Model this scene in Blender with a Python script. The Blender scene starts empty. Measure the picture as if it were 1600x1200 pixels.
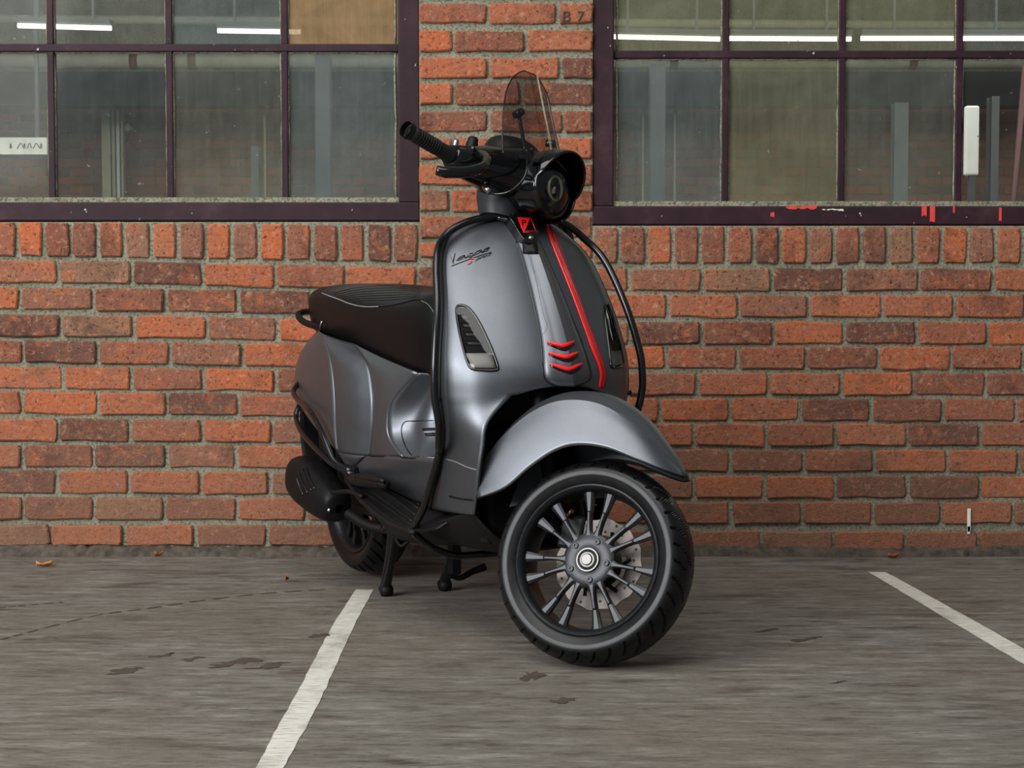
import bpy, bmesh, math, random
import numpy as np
from mathutils import Vector, Matrix
from mathutils.bvhtree import BVHTree

random.seed(7)
rng = np.random.default_rng(7)
SC = bpy.context.scene
COL = SC.collection

# ------------------------------------------------------------------ camera
FPX, PITCH, CAMH, WALLY = 2700.0, math.atan(145 / 2700.0), 0.8304, 5.4
cam_d = bpy.data.cameras.new('camera')
cam_d.sensor_width = 36.0
cam_d.lens = FPX / 1600 * 36.0
cam_d.clip_end = 100
cam = bpy.data.objects.new('camera', cam_d)
cam.location = (0, 0, CAMH)
cam.rotation_euler = (math.pi / 2 - PITCH, 0, 0)
COL.objects.link(cam)
SC.camera = cam

# ------------------------------------------------------------------ world and light
world = bpy.data.worlds.new('overcast_daylight')
SC.world = world
world.use_nodes = True
bg = world.node_tree.nodes['Background']
bg.inputs[0].default_value = (0.80, 0.90, 1.0, 1)
bg.inputs[1].default_value = 0.16


def area(name, loc, target, sx, sy, power, col=(1, 1, 1)):
    d = bpy.data.lights.new(name, 'AREA')
    d.shape = 'RECTANGLE'
    d.size, d.size_y, d.energy, d.color = sx, sy, power, col
    o = bpy.data.objects.new(name, d)
    o.location = loc
    o.rotation_euler = (Vector(target) - Vector(loc)).to_track_quat('-Z', 'Y').to_euler()
    COL.objects.link(o)
    return o


area('hall_window_light', (-5.0, -0.9, 3.0), (0.0, 4.0, 0.6), 4.6, 2.8, 560, (0.97, 0.985, 1.0))
area('hall_skylight', (-1.6, 1.0, 6.5), (0.0, 4.4, 0.4), 7.0, 4.0, 400, (1.0, 0.98, 0.95))

SC.view_settings.view_transform = 'Standard'
SC.view_settings.look = 'None'
SC.view_settings.gamma = 1.0
SC.view_settings.use_curve_mapping = False
SC.view_settings.exposure = 0.14

# ------------------------------------------------------------------ pixel helpers (frame 1600 x 1200)
CP, SP = math.cos(PITCH), math.sin(PITCH)


def ray(px, py):
    x = (px - 800) / FPX
    u = (600 - py) / FPX
    return np.array([x, CP + u * SP, u * CP - SP])


def on_wall(px, py, Y=WALLY):
    d = ray(px, py)
    t = Y / d[1]
    return np.array([d[0] * t, Y, CAMH + d[2] * t])


def on_ground(px, py, z=0.0):
    d = ray(px, py)
    t = (z - CAMH) / d[2]
    return np.array([d[0] * t, d[1] * t, z])


# ------------------------------------------------------------------ materials
def srgb(r, g, b):
    f = lambda c: (c / 255 / 12.92) if c / 255 <= 0.04045 else ((c / 255 + 0.055) / 1.055) ** 2.4
    return (f(r), f(g), f(b), 1)


def newmat(name):
    m = bpy.data.materials.new(name)
    m.use_nodes = True
    nt = m.node_tree
    p = nt.nodes['Principled BSDF']
    return m, nt, p


def N(nt, typ, **kw):
    n = nt.nodes.new(typ)
    for k, v in kw.items():
        setattr(n, k, v)
    return n


def noise(nt, vec, scale, detail=4, rough=0.6, dist=0.0):
    n = N(nt, 'ShaderNodeTexNoise')
    n.inputs['Scale'].default_value = scale
    n.inputs['Detail'].default_value = detail
    n.inputs['Roughness'].default_value = rough
    n.inputs['Distortion'].default_value = dist
    if vec is not None:
        nt.links.new(vec, n.inputs['Vector'])
    return n.outputs['Fac']


def ramp(nt, fac, stops, interp='LINEAR'):
    r = N(nt, 'ShaderNodeValToRGB')
    r.color_ramp.interpolation = interp
    el = r.color_ramp.elements
    while len(el) < len(stops):
        el.new(0.5)
    for e, (p, c) in zip(el, stops):
        e.position = p
        e.color = c if len(c) == 4 else (*c, 1)
    nt.links.new(fac, r.inputs[0])
    return r.outputs[0]


def mix(nt, fac, a, b, mode='MIX'):
    m = N(nt, 'ShaderNodeMix', data_type='RGBA', blend_type=mode)
    for s, v in ((0, fac), (6, a), (7, b)):
        if hasattr(v, 'links') or hasattr(v, 'is_linked'):
            nt.links.new(v, m.inputs[s])
        elif s == 0:
            m.inputs[0].default_value = v
        else:
            m.inputs[s].default_value = v
    return m.outputs[2]


def mathn(nt, op, a, b=None):
    m = N(nt, 'ShaderNodeMath', operation=op)
    for i, v in enumerate((a, b)):
        if v is None:
            continue
        if hasattr(v, 'is_linked'):
            nt.links.new(v, m.inputs[i])
        else:
            m.inputs[i].default_value = v
    return m.outputs[0]


def bump(nt, p, h, strength=0.3, dist=0.01):
    b = N(nt, 'ShaderNodeBump')
    b.inputs['Strength'].default_value = strength
    b.inputs['Distance'].default_value = dist
    nt.links.new(h, b.inputs['Height'])
    nt.links.new(b.outputs[0], p.inputs['Normal'])


def coords(nt, kind='Object', scale=None):
    t = N(nt, 'ShaderNodeTexCoord')
    o = t.outputs[kind]
    if scale:
        mp = N(nt, 'ShaderNodeMapping')
        mp.inputs['Scale'].default_value = scale
        nt.links.new(o, mp.inputs[0])
        o = mp.outputs[0]
    return o


def simple(name, col, rough=0.5, metal=0.0, grain=0.0, gscale=60, spec=0.5, coat=0.0):
    m, nt, p = newmat(name)
    p.inputs['Metallic'].default_value = metal
    p.inputs['Specular IOR Level'].default_value = spec
    p.inputs['Coat Weight'].default_value = coat
    v = coords(nt)
    f = noise(nt, v, gscale, 5)
    c0 = tuple(c * (1 - grain) for c in col[:3]) + (1,)
    c1 = tuple(min(1, c * (1 + grain)) for c in col[:3]) + (1,)
    nt.links.new(ramp(nt, f, [(0.3, c0), (0.7, c1)]), p.inputs['Base Color'])
    nt.links.new(ramp(nt, f, [(0.2, (rough * 0.9,) * 3), (0.8, (min(1, rough * 1.12),) * 3)]), p.inputs['Roughness'])
    return m


def brick_material(name, island=False, plain=False):
    m, nt, p = newmat(name)
    geo = N(nt, 'ShaderNodeNewGeometry')
    if island:
        rnd = geo.outputs['Random Per Island']
    else:
        rnd = N(nt, 'ShaderNodeObjectInfo').outputs['Random']
    v = geo.outputs['Position']
    base = ramp(nt, rnd, [(0.0, srgb(112, 72, 62)), (0.12, srgb(144, 88, 70)), (0.27, srgb(192, 108, 74)),
                          (0.44, srgb(166, 98, 74)), (0.58, srgb(204, 110, 70)), (0.72, srgb(154, 102, 82)),
                          (0.84, srgb(156, 114, 90)), (0.92, srgb(190, 112, 80))], 'CONSTANT')
    if not plain:
        blot = noise(nt, v, 11, 7, 0.68, 0.5)
        c = mix(nt, ramp(nt, blot, [(0.38, (0, 0, 0)), (0.66, (0.55,) * 3)]), base, srgb(138, 102, 84))
        c = mix(nt, ramp(nt, noise(nt, v, 17, 5, 0.7, 0.8), [(0.52, (0, 0, 0)), (0.68, (0.5,) * 3)]), c, srgb(208, 112, 68))
        light = noise(nt, v, 48, 7, 0.8, 0.3)
        c = mix(nt, ramp(nt, light, [(0.53, (0, 0, 0)), (0.70, (0.85,) * 3)]), c, srgb(214, 162, 134))
        dark = noise(nt, v, 85, 5, 0.75)
        c = mix(nt, ramp(nt, dark, [(0.34, (0.95,) * 3), (0.45, (0, 0, 0))]), c, srgb(76, 50, 42))
        soot = noise(nt, v, 5.0, 6, 0.72, 0.4)
        c = mix(nt, ramp(nt, soot, [(0.54, (0, 0, 0)), (0.68, (0.65,) * 3)]), c, srgb(72, 54, 47))
        # grime kicked up from the ground
        sx = N(nt, 'ShaderNodeSeparateXYZ')
        nt.links.new(v, sx.inputs[0])
        zz = mathn(nt, 'ADD', sx.outputs[2], mathn(nt, 'MULTIPLY', noise(nt, v, 3.0, 4), 0.35))
        c = mix(nt, ramp(nt, zz, [(0.12, (0.6,) * 3), (0.8, (0, 0, 0))]), c, srgb(136, 102, 84))
        h = noise(nt, v, 150, 6, 0.75)
        bump(nt, p, mathn(nt, 'ADD', h, mathn(nt, 'MULTIPLY', dark, 1.5)), 0.7, 0.008)
    else:
        c = mix(nt, 0.5, base, srgb(158, 128, 110))
    c = mix(nt, 1.0, c, (0.91, 0.94, 0.93, 1), 'MULTIPLY')
    nt.links.new(c, p.inputs['Base Color'])
    p.inputs['Roughness'].default_value = 0.92
    p.inputs['Specular IOR Level'].default_value = 0.2
    return m


def mortar_material(name='mortar'):
    m, nt, p = newmat(name)
    v = coords(nt)
    a = noise(nt, v, 9, 6, 0.7)
    b = noise(nt, v, 110, 5, 0.7)
    c = mix(nt, ramp(nt, a, [(0.35, (0, 0, 0)), (0.68, (1, 1, 1))]), srgb(156, 151, 132), srgb(128, 131, 107))
    c = mix(nt, ramp(nt, b, [(0.36, (0.9,) * 3), (0.52, (0, 0, 0))]), c, srgb(72, 70, 56))
    c = mix(nt, ramp(nt, b, [(0.62, (0, 0, 0)), (0.8, (0.7,) * 3)]), c, srgb(186, 182, 166))
    nt.links.new(c, p.inputs['Base Color'])
    p.inputs['Roughness'].default_value = 0.95
    bump(nt, p, b, 0.8, 0.01)
    return m


def floor_material():
    m, nt, p = newmat('worn_floor')
    v = coords(nt, 'Object', (1.0, 4.5, 1.0))
    vr = coords(nt, 'Object')
    streak = noise(nt, v, 5.5, 10, 0.72, 0.3)
    fine = noise(nt, coords(nt, 'Object', (8, 34, 1)), 3.0, 9, 0.8)
    big = noise(nt, vr, 0.9, 5, 0.6)
    c = ramp(nt, streak, [(0.34, srgb(60, 54, 47)), (0.43, srgb(102, 96, 88)), (0.54, srgb(118, 114, 106)), (0.68, srgb(150, 146, 138))])
    c = mix(nt, ramp(nt, big, [(0.35, (0, 0, 0)), (0.7, (0.6,) * 3)]), c, srgb(110, 100, 87))
    c = mix(nt, ramp(nt, fine, [(0.34, (0.8,) * 3), (0.48, (0, 0, 0))]), c, srgb(58, 51, 44))
    c = mix(nt, ramp(nt, fine, [(0.54, (0, 0, 0)), (0.72, (0.55,) * 3)]), c, srgb(164, 158, 150))
    stain = noise(nt, coords(nt, 'Object', (1.0, 2.6, 1.0)), 2.3, 7, 0.68, 0.6)
    c = mix(nt, ramp(nt, stain, [(0.57, (0, 0, 0)), (0.66, (0.6,) * 3)]), c, srgb(62, 53, 44))
    nt.links.new(c, p.inputs['Base Color'])
    nt.links.new(ramp(nt, streak, [(0.2, (0.62,) * 3), (0.8, (0.85,) * 3)]), p.inputs['Roughness'])
    p.inputs['Specular IOR Level'].default_value = 0.35
    bump(nt, p, mathn(nt, 'ADD', streak, mathn(nt, 'MULTIPLY', fine, 0.6)), 0.6, 0.02)
    return m


def line_material():
    m, nt, p = newmat('road_paint')
    f = noise(nt, coords(nt, 'Object', (10, 70, 1)), 2.0, 7, 0.75)
    g = noise(nt, coords(nt), 6, 6, 0.7)
    c = ramp(nt, f, [(0.32, srgb(104, 99, 90)), (0.46, srgb(186, 182, 172)), (0.62, srgb(208, 205, 196))])
    c = mix(nt, ramp(nt, g, [(0.5, (0, 0, 0)), (0.68, (0.75,) * 3)]), c, srgb(136, 130, 118))
    nt.links.new(c, p.inputs['Base Color'])
    p.inputs['Roughness'].default_value = 0.8
    return m


def frame_material():
    m, nt, p = newmat('maroon_frame_paint')
    v = coords(nt)
    a = noise(nt, v, 6, 6, 0.7)
    b = noise(nt, v, 42, 3, 0.6)
    c = ramp(nt, a, [(0.3, srgb(30, 16, 21)), (0.55, srgb(46, 24, 32)), (0.75, srgb(62, 42, 47))])
    c = mix(nt, ramp(nt, b, [(0.71, (0, 0, 0)), (0.74, (0.9,) * 3)]), c, srgb(190, 178, 170))
    nt.links.new(c, p.inputs['Base Color'])
    p.inputs['Roughness'].default_value = 0.6
    p.inputs['Specular IOR Level'].default_value = 0.25
    bump(nt, p, a, 0.2, 0.005)
    return m


def pane_material(name, dirtcol, amount, tint=(0.88, 0.91, 0.89)):
    """Old window glass with a film of dried dirt."""
    m, nt, p = newmat(name)
    nt.nodes.remove(p)
    out = nt.nodes['Material Output']
    tr = N(nt, 'ShaderNodeBsdfTransparent')
    tr.inputs[0].default_value = (*tint, 1)
    df = N(nt, 'ShaderNodeBsdfDiffuse')
    v = coords(nt)
    a = noise(nt, v, 5, 6, 0.65, 0.5)
    drip = noise(nt, coords(nt, 'Object', (16, 1, 1.2)), 3, 6, 0.7)
    speck = noise(nt, v, 55, 2, 0.5)
    dc = tuple(c * 0.75 for c in dirtcol[:3]) + (1,)
    nt.links.new(ramp(nt, a, [(0.3, dc), (0.7, dirtcol)]), df.inputs[0])
    k = mathn(nt, 'MULTIPLY', mathn(nt, 'ADD', mathn(nt, 'MULTIPLY', a, 0.9), mathn(nt, 'MULTIPLY', drip, 0.9)), amount * 1.1)
    sp = ramp(nt, speck, [(0.73, (0, 0, 0)), (0.77, (0.8,) * 3)])
    k = mathn(nt, 'MAXIMUM', k, sp)
    k.node.use_clamp = True
    mx = N(nt, 'ShaderNodeMixShader')
    nt.links.new(k, mx.inputs[0])
    nt.links.new(tr.outputs[0], mx.inputs[1])
    nt.links.new(df.outputs[0], mx.inputs[2])
    gl = N(nt, 'ShaderNodeBsdfGlossy')
    gl.inputs['Roughness'].default_value = 0.06
    fr = N(nt, 'ShaderNodeFresnel')
    fr.inputs[0].default_value = 1.12
    m2 = N(nt, 'ShaderNodeMixShader')
    nt.links.new(fr.outputs[0], m2.inputs[0])
    nt.links.new(mx.outputs[0], m2.inputs[1])
    nt.links.new(gl.outputs[0], m2.inputs[2])
    nt.links.new(m2.outputs[0], out.inputs[0])
    return m


def smoked_material(name, tint, gloss=0.10):
    m, nt, p = newmat(name)
    nt.nodes.remove(p)
    out = nt.nodes['Material Output']
    tr = N(nt, 'ShaderNodeBsdfTransparent')
    nt.links.new(ramp(nt, noise(nt, coords(nt), 8), [(0.3, tuple(c * 0.95 for c in tint)), (0.7, tint)]), tr.inputs[0])
    gl = N(nt, 'ShaderNodeBsdfGlossy')
    gl.inputs['Roughness'].default_value = 0.03
    fr = N(nt, 'ShaderNodeFresnel')
    fr.inputs[0].default_value = 1.45
    mx = N(nt, 'ShaderNodeMixShader')
    nt.links.new(fr.outputs[0], mx.inputs[0])
    nt.links.new(tr.outputs[0], mx.inputs[1])
    nt.links.new(gl.outputs[0], mx.inputs[2])
    nt.links.new(mx.outputs[0], out.inputs[0])
    return m


def emit_material(name, col, strength):
    m, nt, p = newmat(name)
    p.inputs['Base Color'].default_value = (*col, 1)
    p.inputs['Emission Color'].default_value = (*col, 1)
    p.inputs['Emission Strength'].default_value = strength
    return m


def paint_material():
    m, nt, p = newmat('satin_grey_paint')
    v = coords(nt)
    fl = noise(nt, v, 900, 2, 0.5)
    scr = noise(nt, coords(nt, 'Object', (3, 3, 14)), 6, 8, 0.8)
    c = ramp(nt, fl, [(0.3, srgb(94, 97, 102)), (0.7, srgb(108, 111, 116))])
    c = mix(nt, ramp(nt, scr, [(0.68, (0, 0, 0)), (0.8, (0.25,) * 3)]), c, srgb(140, 142, 146))
    nt.links.new(c, p.inputs['Base Color'])
    p.inputs['Metallic'].default_value = 0.88
    nt.links.new(ramp(nt, noise(nt, v, 30, 5), [(0.2, (0.41,) * 3), (0.8, (0.47,) * 3)]), p.inputs['Roughness'])
    p.inputs['Coat Weight'].default_value = 0.12
    p.inputs['Coat Roughness'].default_value = 0.35
    return m


M = {
    'brick': brick_material('fired_brick'),
    'brick_far': brick_material('far_fired_brick', True, True),
    'brick_many': brick_material('fired_brick_many', True),
    'mortar': mortar_material(),
    'floor': floor_material(),
    'line': line_material(),
    'frame': frame_material(),
    'paint': paint_material(),
    'black_gloss': simple('gloss_black_plastic', (0.004, 0.004, 0.0045), 0.10, 0, 0.1),
    'black_tube': simple('gloss_black_steel', (0.005, 0.005, 0.006), 0.2, 0.0, 0.1),
    'black_matt': simple('matt_black_plastic', (0.0045, 0.0045, 0.005), 0.48, 0, 0.2, spec=0.2),
    'black_dirty': simple('dusty_black_plastic', (0.0065, 0.006, 0.0058), 0.58, 0, 0.35, 25, spec=0.18),
    'vinyl': simple('black_vinyl', (0.0035, 0.0035, 0.004), 0.42, 0, 0.2, 250, spec=0.16),
    'rubber': simple('tyre_rubber', (0.005, 0.005, 0.0054), 0.34, 0, 0.4, 45, spec=0.26),
    'grip': simple('grip_rubber', (0.010, 0.010, 0.010), 0.55, 0, 0.3, 200, spec=0.3),
    'rim': simple('satin_black_alloy', (0.022, 0.023, 0.025), 0.36, 0.65, 0.25, 160),
    'steel': simple('bare_steel', (0.34, 0.33, 0.32), 0.32, 1.0, 0.15, 90),
    'disc': simple('brake_disc_steel', (0.075, 0.066, 0.06), 0.45, 1.0, 0.25, 70),
    'red': simple('red_trim', srgb(232, 20, 24), 0.35, 0, 0.08, 60, coat=0.2),
    'red2': simple('deep_red_trim', srgb(150, 12, 26), 0.4, 0, 0.08),
    'chrome': simple('bright_chrome', (0.75, 0.75, 0.76), 0.12, 1.0, 0.05),
    'gold': simple('gold_fitting', (0.55, 0.36, 0.10), 0.35, 1.0, 0.1),
    'lens': smoked_material('smoked_lens', (0.60, 0.58, 0.57)),
    'clear': smoked_material('clear_lens', (0.92, 0.90, 0.86)),
    'screen': smoked_material('smoked_screen', (0.42, 0.37, 0.36)),
    'hl_bowl': simple('headlight_bowl', (0.30, 0.26, 0.22), 0.35, 0.5, 0.15, 20),
    'hl_ring': simple('headlight_ring', (0.72, 0.72, 0.55), 0.25, 0.6, 0.05),
    'leaf': simple('dry_leaf', srgb(190, 128, 66), 0.7, 0, 0.3, 30),
    'leaf_dark': simple('dry_brown_leaf', srgb(150, 72, 34), 0.7, 0, 0.3, 30),
    'cement': mortar_material('dirty_cement'),
    'crack': simple('crack_dark', srgb(64, 55, 47), 0.9, 0, 0.3, 40),
    'chip': simple('worn_patch', srgb(66, 56, 46), 0.85, 0, 0.3, 30),
    'dirt': simple('wall_foot_dirt', srgb(70, 62, 53), 0.95, 0, 0.6, 35),
    'stem': simple('shaded_stem_paint', (0.022, 0.023, 0.025), 0.45, 0.2, 0.1),  # painted stem cover, colour darkened for the shade under the handlebar
    'nut': simple('dark_nut_steel', (0.10, 0.098, 0.095), 0.35, 1.0, 0.2, 60),
    'facet': simple('dark_facet', (0.05, 0.048, 0.046), 0.25, 0.6, 0.2),
    'stitch': simple('grey_piping', srgb(120, 120, 122), 0.5, 0, 0.1),
    'sticker': simple('yellow_sticker', srgb(160, 130, 40), 0.5, 0, 0.2),
    'rust': simple('rusty_brown', srgb(96, 60, 40), 0.8, 0.2, 0.4, 40),
    'redpaint': simple('red_drip_paint', srgb(206, 62, 52), 0.6, 0, 0.15, 40),
    'whitepaint': simple('white_drip_paint', srgb(222, 218, 210), 0.7, 0, 0.1, 40),
    'int_pipe': simple('pale_pipe', srgb(158, 158, 142), 0.6, 0, 0.2, 6),
    'int_post': simple('grey_steel_post', srgb(66, 70, 72), 0.6, 0, 0.2, 5),
    'int_beam': simple('dark_beam', srgb(52, 56, 58), 0.8, 0, 0.3, 4),
    'int_cream': simple('cream_duct', srgb(176, 172, 146), 0.6, 0, 0.12, 4),
    'int_white': simple('white_board', srgb(224, 226, 222), 0.6, 0, 0.1, 4),
    'int_pale': simple('pale_grey_column', srgb(118, 125, 126), 0.6, 0, 0.15, 5),
    'int_red': simple('red_pole_paint', srgb(64, 13, 17), 0.5, 0, 0.1),
    'int_floor': simple('grey_concrete', srgb(110, 108, 104), 0.8, 0, 0.2, 3),
    'int_ceil': simple('dull_ceiling', srgb(70, 72, 72), 0.9, 0, 0.2, 3),
    'tube': emit_material('fluorescent_tube', (1.0, 0.98, 0.92), 3.0),
}

# ------------------------------------------------------------------ mesh helpers


def link(name, me, mat=None, parent=None, smooth=True):
    o = bpy.data.objects.new(name, me)
    COL.objects.link(o)
    if mat is not None and not me.materials:
        me.materials.append(M[mat])
    if smooth is not None:
        for f in me.polygons:
            f.use_smooth = smooth
    if parent is not None:
        o.parent = parent
    return o


def mesh(name, verts, faces):
    me = bpy.data.meshes.new(name)
    me.from_pydata([tuple(map(float, v)) for v in verts], [], [tuple(f) for f in faces])
    me.update()
    return me


class MB:
    """Collects geometry into one mesh."""

    def __init__(s):
        s.v, s.f = [], []

    def add(s, verts, faces):
        o = len(s.v)
        s.v += [tuple(map(float, p)) for p in verts]
        s.f += [tuple(i + o for i in f) for f in faces]
        return s

    def box(s, c, d, R=None):
        c = np.array(c, float)
        h = np.array(d, float) / 2
        vs = [np.array([x, y, z]) * h for x in (-1, 1) for y in (-1, 1) for z in (-1, 1)]
        if R is not None:
            vs = [np.array(R @ Vector(p)) for p in vs]
        return s.add([c + p for p in vs], [(0, 1, 3, 2), (4, 6, 7, 5), (0, 4, 5, 1), (2, 3, 7, 6), (0, 2, 6, 4), (1, 5, 7, 3)])

    def span(s, a, b):
        a = np.array(a, float)
        b = np.array(b, float)
        return s.box((a + b) / 2, np.abs(b - a))

    def grid(s, G, flip=False, closed=False):
        G = np.asarray(G, float)
        R, C = G.shape[:2]
        fs = []
        for r in range(R - 1):
            for c in range(C if closed else C - 1):
                d = (c + 1) % C
                q = (r * C + c, r * C + d, (r + 1) * C + d, (r + 1) * C + c)
                fs.append(q[::-1] if flip else q)
        return s.add(G.reshape(-1, 3), fs)

    def tube(s, pts, r, n=10, closed=False, cap=True, smooth=4):
        P = np.array(pts, float)
        if smooth:
            P = crs(P, smooth, closed)
        m = len(P)
        rad = np.full(m, r) if np.isscalar(r) else np.interp(np.linspace(0, 1, m), np.linspace(0, 1, len(r)), r)
        T = np.zeros_like(P)
        for i in range(m):
            a = P[(i - 1) % m] if (closed or i > 0) else P[i]
            b = P[(i + 1) % m] if (closed or i < m - 1) else P[i]
            T[i] = (b - a) / (np.linalg.norm(b - a) + 1e-9)
        up = np.array([0, 0, 1.0]) if abs(T[0][2]) < 0.9 else np.array([1.0, 0, 0])
        rings = []
        u = np.cross(T[0], up)
        u /= np.linalg.norm(u)
        for i in range(m):
            u = u - T[i] * (u @ T[i])
            u /= np.linalg.norm(u) + 1e-9
            w = np.cross(T[i], u)
            rings.append([P[i] + rad[i] * (math.cos(2 * math.pi * k / n) * u + math.sin(2 * math.pi * k / n) * w) for k in range(n)])
        o = len(s.v)
        G = np.array(rings)
        if closed:
            G = np.concatenate([G, G[:1]])
        s.grid(G, closed=True)
        if cap and not closed:
            s.f.append(tuple(o + k for k in range(n))[::-1])
            s.f.append(tuple(o + (m - 1) * n + k for k in range(n)))
        return s

    def lathe(s, prof, n=48, center=(0, 0, 0), axis='y'):
        """prof: (radius, offset along axis)."""
        G = []
        for k in range(n + 1):
            a = 2 * math.pi * k / n
            row = []
            for r, o in prof:
                p = {'y': (r * math.cos(a), o, r * math.sin(a)), 'x': (o, r * math.cos(a), r * math.sin(a)),
                     'z': (r * math.cos(a), r * math.sin(a), o)}[axis]
                row.append(np.array(p) + np.array(center))
            G.append(row)
        s.grid(np.array(G))
        return s

    def map(s, fn):
        s.v = [tuple(fn(np.array(p))) for p in s.v]
        return s

    def mirror(s, also=True):
        v2 = [(x, -y, z) for x, y, z in s.v]
        f2 = [f[::-1] for f in s.f]
        if also:
            s.add(v2, f2)
        else:
            s.v, s.f = v2, f2
        return s

    def copy(s):
        m = MB()
        m.v, m.f = list(s.v), list(s.f)
        return m

    def build(s, name, mat, parent=None, smooth=True, merge=0.0, solid=0.0, angle=None, recalc=True, bevel=0.0):
        me = mesh(name, s.v, s.f)
        bm = bmesh.new()
        bm.from_mesh(me)
        if merge:
            bmesh.ops.remove_doubles(bm, verts=bm.verts, dist=merge)
        if recalc:
            bmesh.ops.recalc_face_normals(bm, faces=bm.faces)
        if angle is not None:
            for e in bm.edges:
                if len(e.link_faces) == 2 and e.calc_face_angle(0) > math.radians(angle):
                    e.smooth = False
        bm.to_mesh(me)
        bm.free()
        o = link(name, me, mat, parent, smooth)
        if solid:
            md = o.modifiers.new('thickness', 'SOLIDIFY')
            md.thickness = solid
            md.offset = 0
        if bevel:
            md = o.modifiers.new('bevel', 'BEVEL')
            md.width = bevel
            md.segments = 2
            md.limit_method = 'ANGLE'
        return o

    def bvh(s):
        return BVHTree.FromPolygons([Vector(p) for p in s.v], [list(f) for f in s.f])


def crs(P, n, closed=False):
    """Catmull-Rom through every point (first axis)."""
    P = np.asarray(P, float)
    m = len(P)
    out = []
    last = m if closed else m - 1
    for i in range(last):
        p1, p2 = P[i % m], P[(i + 1) % m]
        p0 = P[(i - 1) % m] if (closed or i > 0) else 2 * p1 - p2
        p3 = P[(i + 2) % m] if (closed or i + 2 < m) else 2 * p2 - p1
        for k in range(n):
            t = k / n
            out.append(0.5 * (2 * p1 + (p2 - p0) * t + (2 * p0 - 5 * p1 + 4 * p2 - p3) * t * t + (3 * p1 - p0 - 3 * p2 + p3) * t ** 3))
    if not closed:
        out.append(P[-1])
    return np.array(out)


def patch(table, nr=5, nc=5):
    T = np.array(table, float)
    A = crs(T, nr)
    return np.swapaxes(crs(np.swapaxes(A, 0, 1), nc), 0, 1)


def tag(o, label=None, cat=None, group=None, kind=None):
    for k, v in (('label', label), ('category', cat), ('group', group), ('kind', kind)):
        if v:
            o[k] = v
    return o


def empty(name, loc=(0, 0, 0), rz=0.0, parent=None):
    o = bpy.data.objects.new(name, None)
    o.empty_display_size = 0.1
    o.location = loc
    o.rotation_euler = (0, 0, rz)
    COL.objects.link(o)
    o.parent = parent
    return o


# ------------------------------------------------------------------ floor
fl = MB().span((-7, -4, -0.05), (7, WALLY + 0.05, 0)).build('floor', 'floor', smooth=False)
tag(fl, kind='structure')
cm = MB()
for pts, w in (([(0, 1000), (60, 984), (150, 962), (230, 951), (320, 938), (420, 927), (520, 921)], 0.006),
               ([(0, 950), (40, 946), (98, 941)], 0.005)):
    P = crs(np.array([on_ground(*p) for p in pts]), 8)
    for i in range(0, len(P) - 1):
        if i % 3 == 2:
            continue
        a, b = P[i], P[i + 1]
        d = (b - a) / np.linalg.norm(b - a)
        n = np.array([-d[1], d[0], 0]) * w * (0.6 + 0.8 * random.random())
        cm.add([a - n, b - n, b + n, a + n], [(0, 1, 2, 3)])
cm.map(lambda p: p + np.array([0, 0, 0.0008])).build('floor_crack', 'crack', fl, smooth=False)
for cx, cy, sx, sy in ((192, 1049, 38, 5), (365, 1035, 48, 7), (420, 1040, 36, 5), (832, 1055, 22, 10), (258, 1024, 26, 3), (300, 1030, 20, 3),
                       (1262, 999, 24, 4), (880, 1095, 22, 5), (500, 993, 20, 3), (1310, 1066, 20, 2), (1200, 985, 20, 2)):
    k = 22
    ring = []
    for i in range(k):
        a = 2 * math.pi * i / k
        q = random.uniform(0.3, 1.15)
        ring.append(on_ground(cx + sx * q * math.cos(a), cy + sy * q * math.sin(a) - sx * 0.12 * math.cos(a)) + np.array([0, 0, 0.001]))
    MB().add(ring, [tuple(range(k))]).build('floor_chip', 'chip', fl, smooth=False)


def painted_line(quad, label):
    """quad: pixel rows (left, right, y) from far to near on the floor."""
    G = []
    for (l, r, y) in quad:
        G.append([on_ground(l, y, 0.0006), on_ground(r, y, 0.0006)])
    G = crs(np.array(G), 8)
    J = np.array(G)
    J[:, :, 0] += rng.normal(0, 0.0009, J.shape[:2])
    top = MB().grid(J, flip=False)
    o = top.build('parking_line', 'line', smooth=False, solid=0.0008)
    return tag(o, label, 'painted line', None)


painted_line([(556, 584, 921), (528, 560, 965), (497, 534, 1020), (468, 509, 1075), (437, 482, 1130), (399, 441, 1202), (370, 415, 1255)],
             'worn white parking line running towards the centre stand of the scooter')
painted_line([(1358, 1384, 894), (1418, 1450, 930), (1494, 1531, 975), (1570, 1612, 1020), (1640, 1690, 1060)],
             'white parking line on bare floor, clear of the scooter')


def leaf(px, py, L, ang, mat, label):
    c = on_ground(px, py)
    prof = [(-1, 0), (-0.6, 0.32), (-0.1, 0.5), (0.4, 0.38), (0.8, 0.15), (1.15, 0.0)]
    G = []
    for i, (u, w) in enumerate(prof):
        G.append([(u * L, -w * L, 0.010 + 0.010 * abs(u)), (u * L, 0, 0.004), (u * L, w * L, 0.012 + 0.006 * u)])
    m = MB().grid(G)
    ca, sa = math.cos(ang), math.sin(ang)
    m.map(lambda p: np.array([c[0] + p[0] * ca - p[1] * sa, c[1] + p[0] * sa + p[1] * ca, p[2]]))
    o = m.build('fallen_leaf', mat, solid=0.001)
    lf = tag(o, label, 'leaf')
    MB().tube([(c[0] + 0.6 * L * ca, c[1] + 0.6 * L * sa, 0.006), (c[0] + 1.5 * L * ca, c[1] + 1.5 * L * sa, 0.004)], 0.0012, 5, smooth=0).build('stem', 'leaf_dark', o)
    return lf


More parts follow.
